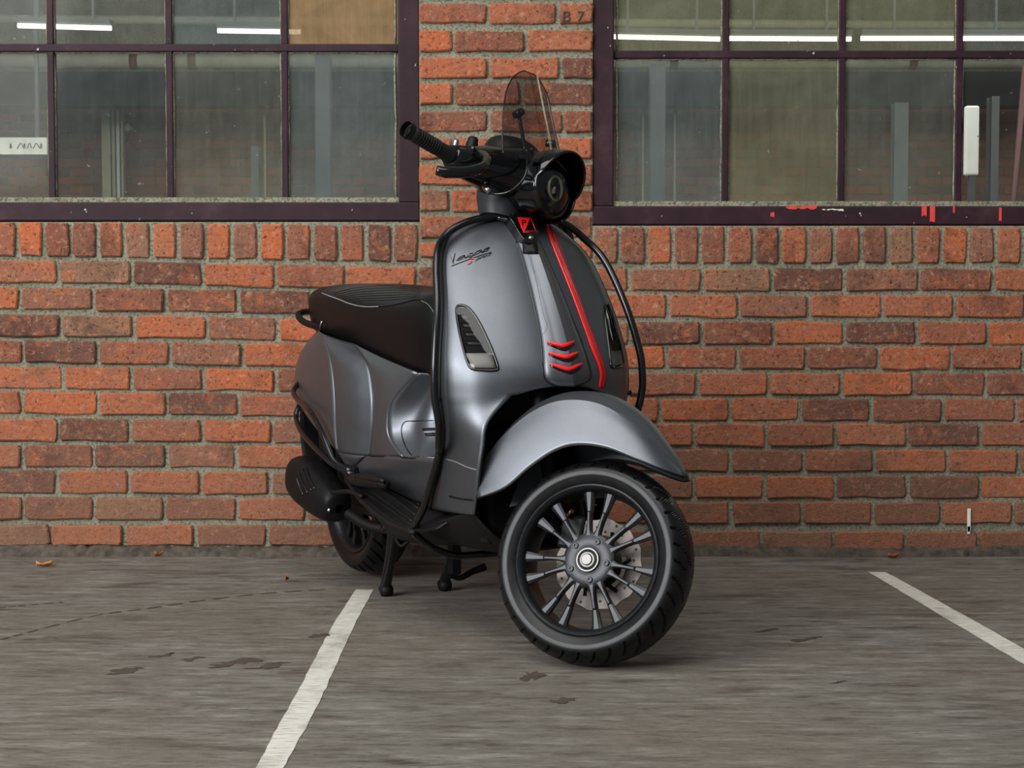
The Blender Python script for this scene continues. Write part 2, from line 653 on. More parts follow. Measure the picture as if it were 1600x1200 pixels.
leaf(68, 886, 0.022, 0.2, 'leaf', 'tan curled dry leaf on the floor at the foot of the brick wall')
leaf(448, 908, 0.009, 1.2, 'leaf_dark', 'tiny orange leaf scrap on the floor behind the scooter exhaust')
leaf(248, 870, 0.014, 0.4, 'leaf_dark', 'brown leaf lying against the cement strip under the left window')
leaf(1395, 873, 0.016, 0.1, 'leaf_dark', 'small orange leaf against the wall foot by the far end of a parking line')

# ------------------------------------------------------------------ brick wall
ZT = 3.2


def X(px, py=200, Y=WALLY):
    return on_wall(px, py, Y)[0]


def Zp(py, Y=WALLY, px=800):
    return on_wall(px, py, Y)[2]


LW = (-260, 655)      # left window opening, pixels across
RW = (926, 1900)
ZSL, ZSR = Zp(345), Zp(351)
wm = MB()
MY = WALLY + 0.009
wm.span((-7, MY, 0), (X(655), MY + 0.22, ZSL - 0.004))
wm.span((X(655), MY, 0), (X(926), MY + 0.22, ZT))
wm.span((X(926), MY, 0), (7, MY + 0.22, ZSR - 0.004))
wm.span((-7, MY, 0), (X(-260), MY + 0.22, ZT))
wm.span((X(1900), MY, 0), (7, MY + 0.22, ZT))
ZWT = Zp(-210)
wm.span((X(-260), MY, ZWT), (X(655), MY + 0.22, ZT))
wm.span((X(926), MY, ZWT), (X(1900), MY + 0.22, ZT))
wall = wm.build('wall_back', 'mortar', smooth=False)
tag(wall, kind='structure')


def add_brick(x0, x1, z00, z01, z10, z11, vertical=False, into=None):
    """Brick face with uneven worn edges: left edge z00..z10, right edge z01..z11 (bottom, top)."""
    y0 = WALLY - 0.002 + rng.normal(0, 0.0022)
    b = 0.0045
    j = lambda s=0.0017: rng.normal(0, s)
    n = 4 if not vertical else 2
    # outline points going round the face
    pts = []
    for i in range(n):
        t = (i + 0.07) / (n - 1 + 0.14)
        pts.append((x0 + (x1 - x0) * t, z00 + (z01 - z00) * t + j()))
    pts.append((x1 + j(0.0016), z01 + (z11 - z01) * 0.16))
    pts.append((x1 + j(0.0016), z01 + (z11 - z01) * 0.84))
    for i in range(n):
        t = 1 - (i + 0.07) / (n - 1 + 0.14)
        pts.append((x0 + (x1 - x0) * t, z10 + (z11 - z10) * t + j()))
    pts.append((x0 + j(0.0016), z00 + (z10 - z00) * 0.84))
    pts.append((x0 + j(0.0016), z00 + (z10 - z00) * 0.16))
    k = len(pts)
    cx, cz = (x0 + x1) / 2, (z00 + z11 + z01 + z10) / 4
    hw, hh = (x1 - x0) / 2, ((z10 - z00) + (z11 - z01)) / 4
    ty, tx = rng.normal(0, 0.02), rng.normal(0, 0.012)
    V = []
    for x, z in pts:      # back
        V.append((x - cx, MY - y0 + 0.01, z - cz))
    for x, z in pts:      # side front
        V.append((x - cx, b, z - cz))
    for x, z in pts:      # front, inset
        V.append(((x - cx) * (1 - b / hw), ty * (z - cz) + tx * (x - cx), (z - cz) * (1 - b / hh)))
    Fc = []
    for i in range(k):
        d = (i + 1) % k
        Fc.append((i, d, k + d, k + i))
        Fc.append((k + i, k + d, 2 * k + d, 2 * k + i))
    Fc.append(tuple(2 * k + i for i in range(k)))
    if into is not None:
        into.add([(v_[0] + cx, v_[1] + y0, v_[2] + cz) for v_ in V], Fc)
        return None
    me = mesh('brick', V, Fc)
    o = link('brick', me, 'brick', wall, smooth=False)
    o.location = (cx, y0, cz)
    return o


# courses below the sills, measured along x = 0, 480, 980, 1600 (top, bottom)
tops_l = [410, 452, 494, 535, 575, 614, 656, 696, 737, 778, 821]
tops_r = [420, 461, 503, 542, 583, 623, 662, 703, 744, 784, 829]
slope = [8, 8, 7, 5.5, 5, 4.5, 3, 2, 2, 1.5, 0]
odd_l = [[-22, 93, 208, 318, 431], [-82, 33, 148, 260, 373, 488], [-18, 96, 209, 323, 434], [-78, 37, 153, 266, 380],
         [-15, 98, 206, 319, 431], [-80, 34, 152, 261, 372], [-24, 89, 202, 315, 424], [-80, 33, 144, 259, 368],
         [-24, 87, 200, 312, 421], [-80, 33, 144, 254, 370, 477], [-40, 75, 191, 303, 416]]
odd_r = [[983, 1096, 1205, 1319, 1435, 1550, 1662], [1043, 1153, 1263, 1378, 1490, 1602, 1715], [984, 1096, 1208, 1319, 1432, 1543, 1655],
         [1041, 1153, 1260, 1373, 1486, 1598, 1710], [978, 1090, 1201, 1315, 1428, 1541, 1655], [1031, 1141, 1251, 1362, 1474, 1589, 1700],
         [975, 1085, 1199, 1307, 1419, 1533, 1645], [1030, 1142, 1257, 1368, 1483, 1594, 1705], [975, 1085, 1196, 1307, 1421, 1534, 1646],
         [1032, 1144, 1255, 1367, 1474, 1587, 1700], [1080, 1192, 1304, 1418, 1532, 1645]]
spill = MB()     # bricks that carry on beyond the frame on both sides
GAPX = 0.0062   # half a joint, metres
for r in range(11):
    last, first = odd_l[r][-1], odd_r[r][0]
    n = max(1, round((first - last) / 112.5))
    js = odd_l[r] + [last + (first - last) * i / n for i in range(1, n)] + odd_r[r]
    yt = lambda px: np.interp(px, [0, 250, 480, 980, 1600], [tops_l[r] - slope[r] * 0.5, tops_l[r], tops_l[r] + slope[r] * 0.6, tops_r[r], tops_r[r] + (2 if r == 10 else 0)])
    hgt = 34.3 if r < 10 else 31
    for a, b in zip(js[:-1], js[1:]):
        xa, xb = X(a, 600) + GAPX, X(b, 600) - GAPX
        add_brick(xa, xb, Zp(yt(a) + hgt), Zp(yt(b) + hgt), Zp(yt(a)), Zp(yt(b)))
    for i in range(14):
        for a, b in ((js[0] - 112.5 * (i + 1), js[0] - 112.5 * i), (js[-1] + 112.5 * i, js[-1] + 112.5 * (i + 1))):
            add_brick(X(a, 600) + GAPX, X(b, 600) - GAPX, Zp(yt(a) + hgt), Zp(yt(b) + hgt), Zp(yt(a)), Zp(yt(b)), False, spill)
# brick-on-edge sill courses
for x_start, x_end, pitch, y0l, y0r, y1l, y1r in ((-15, 655, 41.9, 345, 351, 399, 409), (926, 1640, 41.9, 353, 354, 411, 411)):
    k = int(round((x_end - x_start) / pitch))
    for i in range(k):
        a = x_start + (x_end - x_start) * i / k
        b = x_start + (x_end - x_start) * (i + 1) / k
        t = i / k
        zt, zb = Zp(y0l + (y0r - y0l) * t + 2), Zp(y1l + (y1r - y1l) * t)
        add_brick(X(a, 380) + 0.0068, X(b, 380) - 0.0068, zb, zb, zt, zt, True)
for i in range(38):
    for a, zt, zb in ((-15 - 41.9 * (i + 1), Zp(347), Zp(399)), (1640 + 41.9 * i, Zp(356), Zp(411))):
        add_brick(X(a, 380) + 0.0068, X(a + 41.9, 380) - 0.0068, zb, zb, zt, zt, True, spill)
tag(spill.build('brick_field', 'brick_many', wall, smooth=False), kind='stuff')
# pier between the windows: rows (top, bottom, joints)
pier = [(-37, -4, [655, 710, 822, 926]), (5, 36, [655, 762, 871, 926]), (48, 80, [655, 708, 821, 926]), (90, 122, [655, 764, 876, 926]),
        (131, 163, [655, 709, 815, 926]), (174, 206, [655, 764, 880, 926]), (216, 248, [655, 708, 815, 926]), (257, 289, [655, 764, 876, 926]),
        (298, 330, [655, 703, 815, 926]), (338, 371, [655, 764, 871, 926]), (379, 402, [655, 706, 815, 926])]
stamped = None
for (t, b, js) in pier:
    for q, (a, c) in enumerate(zip(js[:-1], js[1:])):
        ob = add_brick(X(a, 200) + (GAPX if q else 0.001), X(c, 200) - (GAPX if c < 926 else 0.001), Zp(b), Zp(b), Zp(t), Zp(t))
        if t == 5 and q == 2:
            stamped = ob


def text_mesh(body, shear=0.0, size=1.0, extr=0.0):
    cu = bpy.data.curves.new('lettering', 'FONT')
    cu.body = body
    cu.size = size
    cu.shear = shear
    cu.extrude = extr
    cu.resolution_u = 3
    o = bpy.data.objects.new('lettering', cu)
    COL.objects.link(o)
    dg = bpy.context.evaluated_depsgraph_get()
    me = bpy.data.meshes.new_from_object(o.evaluated_get(dg))
    bpy.data.objects.remove(o)
    V = np.array([v.co[:] for v in me.vertices])
    Fc = [tuple(p.vertices) for p in me.polygons]
    bpy.data.meshes.remove(me)
    V[:, 0] = (V[:, 0] - V[:, 0].min()) / (V[:, 0].max() - V[:, 0].min())
    V[:, 1] = (V[:, 1] - V[:, 1].min()) / (V[:, 1].max() - V[:, 1].min())
    return V, Fc


bl = stamped.location
for ch, xa, xb in (('B', 879, 891), ('7', 902, 912)):
    V, Fc = text_mesh(ch)
    V[:, 0] += 0.1 * V[:, 1]
    P = [(X(xa + (xb - xa) * v[0], 27) - bl[0], -0.0022, Zp(34 - 16 * v[1]) - bl[2]) for v in V]
    MB().add(P, Fc).build('stencilled_' + ('letter' if ch == 'B' else 'digit'), 'crack', wall, smooth=False, solid=0.0012).location = bl

# cement strip at the wall foot
G = []
xs = np.linspace(-5.2, 5.2, 520)
for i, x in enumerate(xs):
    d = 0.010 + 0.006 * math.sin(x * 7) + rng.normal(0, 0.003)
    h = 0.036 + 0.006 * math.sin(x * 3.1 + 1) + rng.normal(0, 0.003)
    G.append([(x, WALLY - 0.022 - d, -0.002), (x, WALLY - 0.016 - d * 0.6, h * 0.45 + rng.normal(0, 0.002)), (x, WALLY - 0.008, h * 0.8 + rng.normal(0, 0.002)), (x, WALLY + 0.012, h)])
bb = MB().grid(G).build('baseboard_back', 'dirt', smooth=False)
tag(bb, kind='structure')
wm2 = MB()
for px, py, w, h in ((1513, 812, 2.6, 18), (1513, 828, 2, 6)):
    wm2.span((X(px - w, 800), WALLY - 0.009, Zp(py + h)), (X(px + w, 800), WALLY - 0.006, Zp(py - h)))
wm2.build('white_paint_mark', 'whitepaint', wall, smooth=False)

# ------------------------------------------------------------------ windows
PY_ = WALLY + 0.045      # glass plane
FY0, FY1 = WALLY + 0.014, WALLY + 0.075
pane_m = {
    'a': pane_material('dusty_pane', srgb(124, 126, 117), 0.21),
    'b': pane_material('clean_pane', srgb(120, 126, 124), 0.12),
    'c': pane_material('tan_dirty_pane', srgb(150, 124, 92), 0.66, (0.8, 0.76, 0.66)),
    'd': pane_material('green_dirty_pane', srgb(132, 132, 112), 0.31, (0.86, 0.87, 0.8)),
    'e': pane_material('blue_grey_pane', srgb(112, 120, 118), 0.3),
    'f': pane_material('clear_pane', srgb(120, 120, 116), 0.07, (0.85, 0.87, 0.86)),
}
for k, v in pane_m.items():
    M['pane_' + k] = v


def window(name, xa, xb, ysill, ybar, bars, grades_low, grades_up, stile_right, sill_l, sill_r):
    """xa..xb pixel edges of the opening, bars = glazing bar centres."""
    w = empty(name, (X((xa + xb) / 2), FY0, Zp(ysill)))
    tag(w, kind='structure')
    off = np.array(w.location)

    def part(nm, a, b, mat, bev=0.0):
        m = MB().span(a, b)
        m.map(lambda p: p - off)
        return m.build(nm, mat, w, smooth=False, bevel=bev)

    x0, x1 = X(xa), X(xb)
    zb, zt = Zp(sill_l), Zp(-210)
    sw = 0.066
    # outer frame: bottom rail with flat flange, ledge behind it, two stiles, top rail
    part('bottom_rail', (x0, FY0 - 0.006, zb), (x1, FY1, zb + 0.058), 'frame', 0.004)
    part('sill_ledge', (x0 + 0.03, FY0 + 0.012, zb + 0.058), (x1 - 0.03, FY1, zb + 0.074), 'cement')
    part('top_rail', (x0, FY0, zt - 0.06), (x1, FY1, zt), 'frame', 0.004)
    part('stile', (x0, FY0, zb + 0.058), (x0 + sw, FY1, zt - 0.06), 'frame', 0.004)
    part('stile', (x1 - sw, FY0, zb + 0.058), (x1, FY1, zt - 0.06), 'frame', 0.004)
    zbar = Zp(ybar)
    bx = [x0 + sw] + [X(b) for b in bars] + [x1 - sw]
    bw = 0.0105
    zl0 = zb + 0.07
    zu = Zp(ybar - 235)
    zu = min(zu, zt - 0.08)
    for b in bx[1:-1]:
        for za, zc in ((zl0, zbar - bw), (zbar + bw, zt - 0.06)):
            part('glazing_bar', (b - bw, FY0 + 0.016, za), (b + bw, FY1 - 0.006, zc), 'frame', 0.003)
    part('transom_bar', (x0 + sw, FY0 + 0.014, zbar - bw * 1.15), (x1 - sw, FY1 - 0.006, zbar + bw * 1.15), 'frame', 0.003)
    for row, (za, zc, gr) in enumerate(((zl0, zbar - bw, grades_low), (zbar + bw, zt - 0.06, grades_up))):
        for i in range(len(bx) - 1):
            part('pane', (bx[i], PY_ - 0.002, za), (bx[i + 1], PY_ + 0.002, zc), 'pane_' + gr[i])
            # hardened putty along the pane edges
            pu = MB()
            for xx in (bx[i] + bw, bx[i + 1] - bw):
                pts = [(xx + rng.normal(0, 0.0012), PY_ - 0.005, za + (zc - za) * t) for t in np.linspace(0, 1, 14)]
                pu.tube(pts, 0.0034, 5, smooth=0)
            zz = zc - 0.003
            pu.tube([(bx[i] + (bx[i + 1] - bx[i]) * t, PY_ - 0.005, zz + rng.normal(0, 0.0012)) for t in np.linspace(0.03, 0.97, 14)], 0.0034, 5, smooth=0)
            pu.map(lambda p: p - off)
            pu.build('putty', 'cement', w)
    return w


w1 = window('window_1', -260, 655, 345, 72.5, [-110, 76, 262, 443], 'aabae', 'aaaec', True, 345, 345)
w2 = window('window_2', 926, 1900, 351, 83, [1135, 1318, 1502, 1690], 'edafa', 'dddaa', False, 351, 351)
off2 = np.array(w2.location)
for px0, px1, py0, py1 in ((1228, 1276, 322, 327), (1204, 1210, 332, 340), (1440, 1448, 322, 338), (1453, 1461, 322, 348), (1489, 1492, 322, 333), (1561, 1565, 325, 346), (1284, 1318, 327, 330)):
    n = 10
    top = [(px0 + (px1 - px0) * i / n, py0 + random.uniform(-1, 1)) for i in range(n + 1)]
    bot = [(px0 + (px1 - px0) * i / n, py1 + random.uniform(-2.5, 0.8)) for i in range(n + 1)]
    yy = FY0 - 0.0075
    G = [[np.array([X(a[0], 330, yy), yy, Zp(a[1], yy)]) - off2 for a in row] for row in (top, bot)]
    MB().grid(G).build('paint_drip', 'whitepaint' if px0 == 1284 else 'redpaint', w2, smooth=False, solid=0.0015)

# ------------------------------------------------------------------ the room behind the glass
FARY = 15.9
ceil_z = 3.65
tag(MB().span((-7, WALLY + 0.25, -0.05), (7, FARY, 0.0)).build('floor', 'int_floor', smooth=False), kind='structure')
tag(MB().span((-7, WALLY + 0.25, ceil_z), (7, FARY, ceil_z + 0.05)).build('ceiling', 'int_ceil', smooth=False), kind='structure')
wf = MB().span((-7, FARY + 0.006, 0), (7, FARY + 0.2, ceil_z)).build('wall_rear', 'mortar', smooth=False)
tag(wf, kind='structure')
tag(MB().span((-7.1, WALLY + 0.25, 0), (-7, FARY, ceil_z)).build('wall_left', 'int_beam', smooth=False), kind='structure')
tag(MB().span((7, WALLY + 0.25, 0), (7.1, FARY, ceil_z)).build('wall_right', 'int_beam', smooth=False), kind='structure')
fb = MB()
for r in range(8, 32):
    z = r * 0.082
    for i in range(-27, 27):
        x = i * 0.225 + (0.1125 if r % 2 else 0)
        fb.box((x, FARY + 0.004, z + 0.033), (0.21, 0.012, 0.066))
tag(fb.build('brick_facing', 'brick_far', wf, smooth=False), kind='stuff')


def far_box(name, label, cat, px0, px1, py0, py1, Y, depth, mat, group=None, bev=0.01, floor=False):
    a, b = on_wall(px0, py1, Y), on_wall(px1, py0, Y)
    if floor:
        a[2] = 0.0
    o = MB().span((a[0], Y, a[2]), (b[0], Y + depth, b[2])).build(name, mat, smooth=False, bevel=bev)
    return tag(o, label, cat, group) if label else o


tag(MB().span((-7, 14.6, Zp(165, 14.6)), (7, 14.9, Zp(112, 14.6))).build('roof_beam', 'int_beam', smooth=False), 'dark steel beam across the room behind the windows', 'beam')
pp = empty('ceiling_pipe', (0, 13.6, Zp(95, 13.6)))
zc = Zp(95, 13.6)
MB().tube([(-6.95, 0, 0), (6.95, 0, 0)], 0.062, 14, smooth=0).build('pipe', 'int_pipe', pp)
for px in (215, 305, 505, 1050, 1420):
    MB().lathe([(0.062, -0.03), (0.07, -0.03), (0.07, 0.03), (0.062, 0.03)], 20, ((px - 800) / FPX * 13.6, 0, 0), 'x').build('pipe_clamp', 'rust', pp)
tag(pp, 'long pale pipe under the ceiling behind the windows', 'pipe')
p2 = MB().tube([(-6.95, 13.2, Zp(26, 13.2)), (6.95, 13.2, Zp(44, 13.2))], 0.035, 10, smooth=0).build('conduit', 'int_pipe')
tag(p2, 'thin conduit above the strip lights behind the windows', 'pipe')


def strip_light(pxa, pya, pxb, pyb, Y, label):
    a, b = on_wall(pxa, pya, Y), on_wall(pxb, pyb, Y)
    c = (a + b) / 2
    t = empty('strip_light', c)
    L = np.linalg.norm(b - a)
    sl = (b[2] - a[2]) / L
    MB().tube([(-L / 2, 0, -sl * L / 2), (L / 2, 0, sl * L / 2)], 0.016, 10, smooth=0).build('lamp_tube', 'tube', t)
    MB().span((-L / 2, -0.05, 0.02), (L / 2, 0.09, 0.05)).map(lambda p: p + np.array([0, 0, sl * p[0]])).build('lamp_housing', 'int_post', t, smooth=False)
    for q in (-0.3, 0.3):
        MB().span((q * L - 0.008, 0.01, 0.05), (q * L + 0.008, 0.03, ceil_z - c[2])).build('hanger', 'int_post', t, smooth=False)
    return tag(t, label, 'lamp', 'strip lights in the room behind the windows')


strip_light(28, 40, 174, 44, 11.0, 'lit strip light seen behind two panes above the small white wall lamp')
strip_light(340, 48, 470, 50, 11.0, 'lit strip light half hidden by the tan dirty pane')
strip_light(945, 57, 1125, 61, 11.0, 'lit strip light behind the window next to the stencilled brick')
strip_light(1140, 60, 1330, 61, 11.0, 'lit strip light behind the yellowish dirty pane')
strip_light(1345, 60, 1610, 60, 11.0, 'long lit strip light behind the panes above the red paint drips')


def post(px0, px1, py0, Y, mat, label, depth=0.12):
    a, b = on_wall(px0, py0, Y), on_wall(px1, py0, Y)
    cx, wd = (a[0] + b[0]) / 2, abs(b[0] - a[0])
    t = empty('steel_column', (cx, Y, 0))
    MB().span((-wd / 2, 0, 0.0), (wd / 2, 0.014, a[2])).span((-wd / 2, depth, 0), (wd / 2, depth + 0.014, a[2])).span((-0.008, 0.014, 0), (0.008, depth, a[2])).build('shaft', mat, t, smooth=False)
    MB().span((-wd * 0.8, -0.04, 0), (wd * 0.8, depth + 0.05, 0.02)).build('base_plate', mat, t, smooth=False)
    return tag(t, label, 'column')


post(492, 515, 85, 10.5, 'int_post', 'grey steel column behind the pane left of the handlebar grip')
post(1017, 1040, 100, 10.5, 'int_post', 'blue grey steel column behind the pane beside the pier')
post(392, 404, 228, 12.5, 'int_post', 'short dark post against the far brick wall')
post(1398, 1420, 160, 14.2, 'int_pale', 'pale grey column behind the pane above the red drips')
post(1550, 1562, 150, 11.5, 'int_post', 'slim dark column next to the red pole')
dt = empty('cable_duct', (X(176, 200, 15.4), 15.4, 0))
for dx0, dx1, m_ in ((-18, -4, 'int_cream'), (-2, 3, 'int_cream'), (5, 10, 'int_white'), (12, 16, 'int_cream')):
    s_ = 15.4 / FPX
    MB().span((dx0 * s_, 0, 0), (dx1 * s_, 0.08, Zp(155 if dx0 < 4 else 130, 15.4))).build('duct_channel', m_, dt, smooth=False, bevel=0.008)
tag(dt, 'bundle of cream cable ducts on the far brick wall', 'duct')
for px, y0, Y, lb in ((413, 130, 15.0, 'thin white vertical pipe on the far wall beside the short dark post'), (1005, 170, 15.0, 'thin pale pipe left of the blue grey column'),
                      (1055, 115, 15.0, 'thin pale pipe right of the blue grey column')):
    a = on_wall(px, y0, Y)
    tp = MB().tube([(a[0], Y, 0.0), (a[0], Y, a[2])], 0.012, 8, smooth=0).build('vertical_pipe', 'int_cream')
    tag(tp, lb, 'pipe')
lt = empty('wall_lamp', tuple(on_wall(199, 199, 15.7)))
MB().lathe([(0.0, -0.07), (0.022, -0.066), (0.036, -0.04), (0.036, 0.0), (0.02, 0.03), (0.02, 0.19)], 18).build('lamp_globe', 'int_white', lt)
MB().tube([(0, 0.02, -0.03), (-0.02, 0.03, -0.12), (-0.12, 0.03, -0.2)], 0.006, 6).build('cable', 'int_beam', lt)
tag(lt, 'small round white lamp on the far brick wall', 'lamp')
bd = empty('sign_board', tuple(on_wall(20, 228, 12.0)))
MB().span((-0.6, 0, -0.058), (0.235, 0.02, 0.058)).build('board', 'int_white', bd, smooth=False)
for k_, (x, w_) in enumerate(((-0.02, 0.012), (0.03, 0.05), (0.075, 0.012), (0.10, 0.03), (0.14, 0.045), (0.19, 0.012))):
    MB().tube([(x, -0.003, -0.02), (x + w_ * 0.5, -0.003, 0.018), (x + w_, -0.003, -0.015)], 0.003, 5).build('scribble', 'int_post', bd)
for x_ in (-0.45, 0.15):
    MB().span((x_, 0.02, -0.06), (x_ + 0.025, 0.05, ceil_z - bd.location[2])).build('hanger', 'int_post', bd, smooth=False)
tag(bd, 'white board with grey scribbles behind the pane at the edge', 'board')
pl = far_box('white_panel', 'bright white upright panel behind the clear pane', 'panel', 1508, 1531, 165, 274, 9.5, 0.05, 'int_white')
MB().span((-0.002, 0, 0), (0.03, 0.04, Zp(274, 9.5) + 0.02)).build('panel_post', 'int_post', pl, smooth=False).location = (X(1516, 275, 9.5), 9.505, 0.0)
a, b = on_wall(1584, 310, 10.0), on_wall(1598, 150, 10.0)
ax_ = b + (b - a) * 0.3
b0 = a + (a - b) * (a[2] / (b[2] - a[2]))
tag(MB().tube([b0, ax_], 0.018, 10, smooth=0).build('red_pole', 'int_red'), 'leaning dark red pole behind the clear pane', 'pole')
area('room_lamps', (0, 10.5, 3.5), (0, 11.5, 0), 11, 6, 720, (1, 0.97, 0.9))

# ------------------------------------------------------------------ scooter
# local frame: x forward from the rear axle, y to the rider's left, z up
HEAD = math.radians(62.6)
SO = np.array([-0.424, 5.02, 0.0])
HV = np.array([math.cos(HEAD), -math.sin(HEAD), 0])
LV = np.array([math.sin(HEAD), math.cos(HEAD), 0])
scooter = empty('motor_scooter', tuple(SO), -HEAD)
tag(scooter, 'dark grey motor scooter with red trim on its centre stand before the brick wall', 'scooter')
SAX = np.array([-math.sin(math.radians(26)), 0, math.cos(math.radians(26))])
SORG = np.array([0.935, 0, 1.04])
SDEL = math.radians(40.5)
SROT = np.array(Matrix.Rotation(SDEL, 3, Vector(SAX)))


def ST(p):
    """Turn the handlebar about the steering head."""
    return SORG + SROT @ (np.asarray(p) - SORG)


def local_ray(px, py):
    d = ray(px, py)
    oc = np.array([0, 0, CAMH]) - SO
    return np.array([oc @ HV, oc @ LV, oc[2]]), np.array([d @ HV, d @ LV, d[2]])


def L(px, py, axis, val, steered=False):
    o, d = local_ray(px, py)
    if steered:
        o = SORG + SROT.T @ (o - SORG)
        d = SROT.T @ d
    i = 'xyz'.index(axis)
    return o + d * (val - o[i]) / d[i]


def hit(px, py, tree, lift=0.0):
    o, d = local_ray(px, py)
    loc, nor, i, dist = tree.ray_cast(Vector(o), Vector(d / np.linalg.norm(d)))
    if loc is None:
        return None
    nor = np.array(nor)
    if nor @ d > 0:
        nor = -nor
    return np.array(loc) + nor * lift


def hits(pts, tree, lift=0.0, n=6):
    P = crs(np.array(pts, float), n) if n > 1 else pts
    out = [hit(x, y, tree, lift) for x, y in P]
    return [p for p in out if p is not None]


def seam(name, pts, tree, parent, r=0.0016, mat='black_matt', lift=0.0003, n=6):
    P = hits(pts, tree, lift, n)
    if len(P) > 2:
        return MB().tube(P, r, 6, smooth=0).build(name, mat, parent)


def surf_patch(A, B, tree, lift=0.002, n=5, m=6, lifts=None):
    """Grid lying on a surface between two pixel polylines A and B."""
    A = crs(np.array(A, float), n)
    B = crs(np.array(B, float), n)
    G = []
    last = None
    for a, b in zip(A, B):
        row = []
        for k in range(m + 1):
            t = k / m
            lf = lift if lifts is None else float(np.interp(t, np.linspace(0, 1, len(lifts)), lifts))
            h = hit(*(a * (1 - t) + b * t), tree, lf)
            if h is None:
                h = last if last is not None else np.zeros(3)
            last = h
            row.append(h)
        G.append(row)
    return np.array(G)


# ---- front shield
shield_tab = [
    [(0.950, 0, 1.006), (0.948, 0.035, 1.004), (0.942, 0.07, 1.0), (0.932, 0.105, 0.992), (0.918, 0.14, 0.976)],
    [(0.985, 0, 0.975), (0.982, 0.042, 0.974), (0.971, 0.084, 0.971), (0.950, 0.127, 0.966), (0.920, 0.164, 0.958)],
    [(1.034, 0, 0.91), (1.029, 0.052, 0.91), (1.014, 0.104, 0.91), (0.990, 0.155, 0.908), (0.955, 0.199, 0.905)],
    [(1.104, 0, 0.80), (1.097, 0.060, 0.80), (1.079, 0.118, 0.80), (1.052, 0.175, 0.798), (1.013, 0.224, 0.795)],
    [(1.162, 0, 0.69), (1.154, 0.064, 0.69), (1.133, 0.128, 0.69), (1.098, 0.19, 0.69), (1.043, 0.244, 0.69)],
    [(1.180, 0, 0.64), (1.172, 0.065, 0.64), (1.150, 0.13, 0.638), (1.113, 0.196, 0.636), (1.050, 0.249, 0.635)],
    [(1.172, 0, 0.612), (1.168, 0.06, 0.608), (1.152, 0.122, 0.592), (1.118, 0.196, 0.585), (1.050, 0.248, 0.585)],
]
GS = patch(shield_tab, 6, 6)
mid = GS.shape[1] // 2
top_low = GS[-1][mid:]            # inner .. outer
k5 = [0, len(top_low) // 2, len(top_low) - 1]
low_tab = [
    [(1.152, 0.180, 0.533), (1.105, 0.212, 0.53), (1.042, 0.234, 0.525)],
    [(1.150, 0.192, 0.476), (1.085, 0.206, 0.474), (1.002, 0.216, 0.470)],
    [(1.140, 0.196, 0.424), (1.062, 0.201, 0.422), (0.960, 0.205, 0.418)],
    [(1.118, 0.192, 0.362), (1.03, 0.195, 0.36), (0.910, 0.198, 0.358)],
    [(1.09, 0.184, 0.315), (1.0, 0.188, 0.31), (0.87, 0.190, 0.305)],
]
full = [[top_low[i] for i in k5]] + low_tab
A_ = crs(np.array(full, float), 6)
low = np.swapaxes(crs(np.swapaxes(A_, 0, 1), 6), 0, 1)
# share the top row exactly with the shield
low[0] = np.array([np.array([np.interp(t, np.linspace(0, 1, len(top_low)), top_low[:, c]) for c in range(3)]) for t in np.linspace(0, 1, low.shape[1])])
sh = MB().grid(GS).grid(low).mirror()
SHV = sh.copy()
SHV.v = [(x, -y if False else y, z) for x, y, z in SHV.v]
sh_tree = sh.bvh()
shield = sh.build('front_shield', 'paint', scooter, merge=0.0006, solid=0.006)
# rubber edging along the shield rim
edge = [tuple(r[-1]) for r in shield_tab] + [tuple(r[-1]) for r in low_tab]
rim_pts = crs(np.array(edge), 5)
rm = MB().tube(rim_pts + np.array([-0.006, 0.001, 0]), 0.0065, 8, smooth=0).mirror()
toprim = [tuple(p) for p in shield_tab[0]]
tp = [(x, -y, z) for x, y, z in toprim[::-1]][:-1] + toprim
rm.tube(np.array(tp) + np.array([-0.004, 0, 0.002]), 0.006, 8, smooth=4)
rm.build('edge_trim', 'black_matt', shield)
# inner leg shield facing the rider
inner = []
for r in shield_tab + low_tab:
    e = np.array(r[-1])
    inner.append([(e[0] - 0.012, e[1] - 0.004, e[2]), (e[0] - 0.03, e[1] * 0.72, e[2]), (e[0] - 0.075, e[1] * 0.38, e[2]), (e[0] - 0.085, 0, e[2])])
MB().grid(patch(inner, 3, 4)).mirror().build('inner_shield', 'black_matt', scooter, merge=0.0005, solid=0.004)
# wheel arch: dark housing behind the front wheel
arch = [tuple(p) for p in GS[-1][:mid + 1]] + [tuple(r[0]) for r in low_tab]
arch = crs(np.array(arch), 2)
well = []
for p in arch:
    p = np.array(p)
    well.append([p, p + np.array([-0.03, -0.012 * (p[1] > 0.05), -0.002]), p + np.array([-0.10, -0.03 * (p[1] > 0.05), 0.0]), p * np.array([1, 0.55, 1]) + np.array([-0.17, 0, -0.02])])
MB().grid(well).mirror().build('wheel_arch', 'black_dirty', scooter, merge=0.0005, solid=0.003)
MB().span((0.90, -0.15, 0.30), (0.945, 0.15, 0.58)).span((0.93, -0.14, 0.235), (1.06, 0.14, 0.42)).build('bulkhead', 'black_dirty', scooter, smooth=False, bevel=0.02)

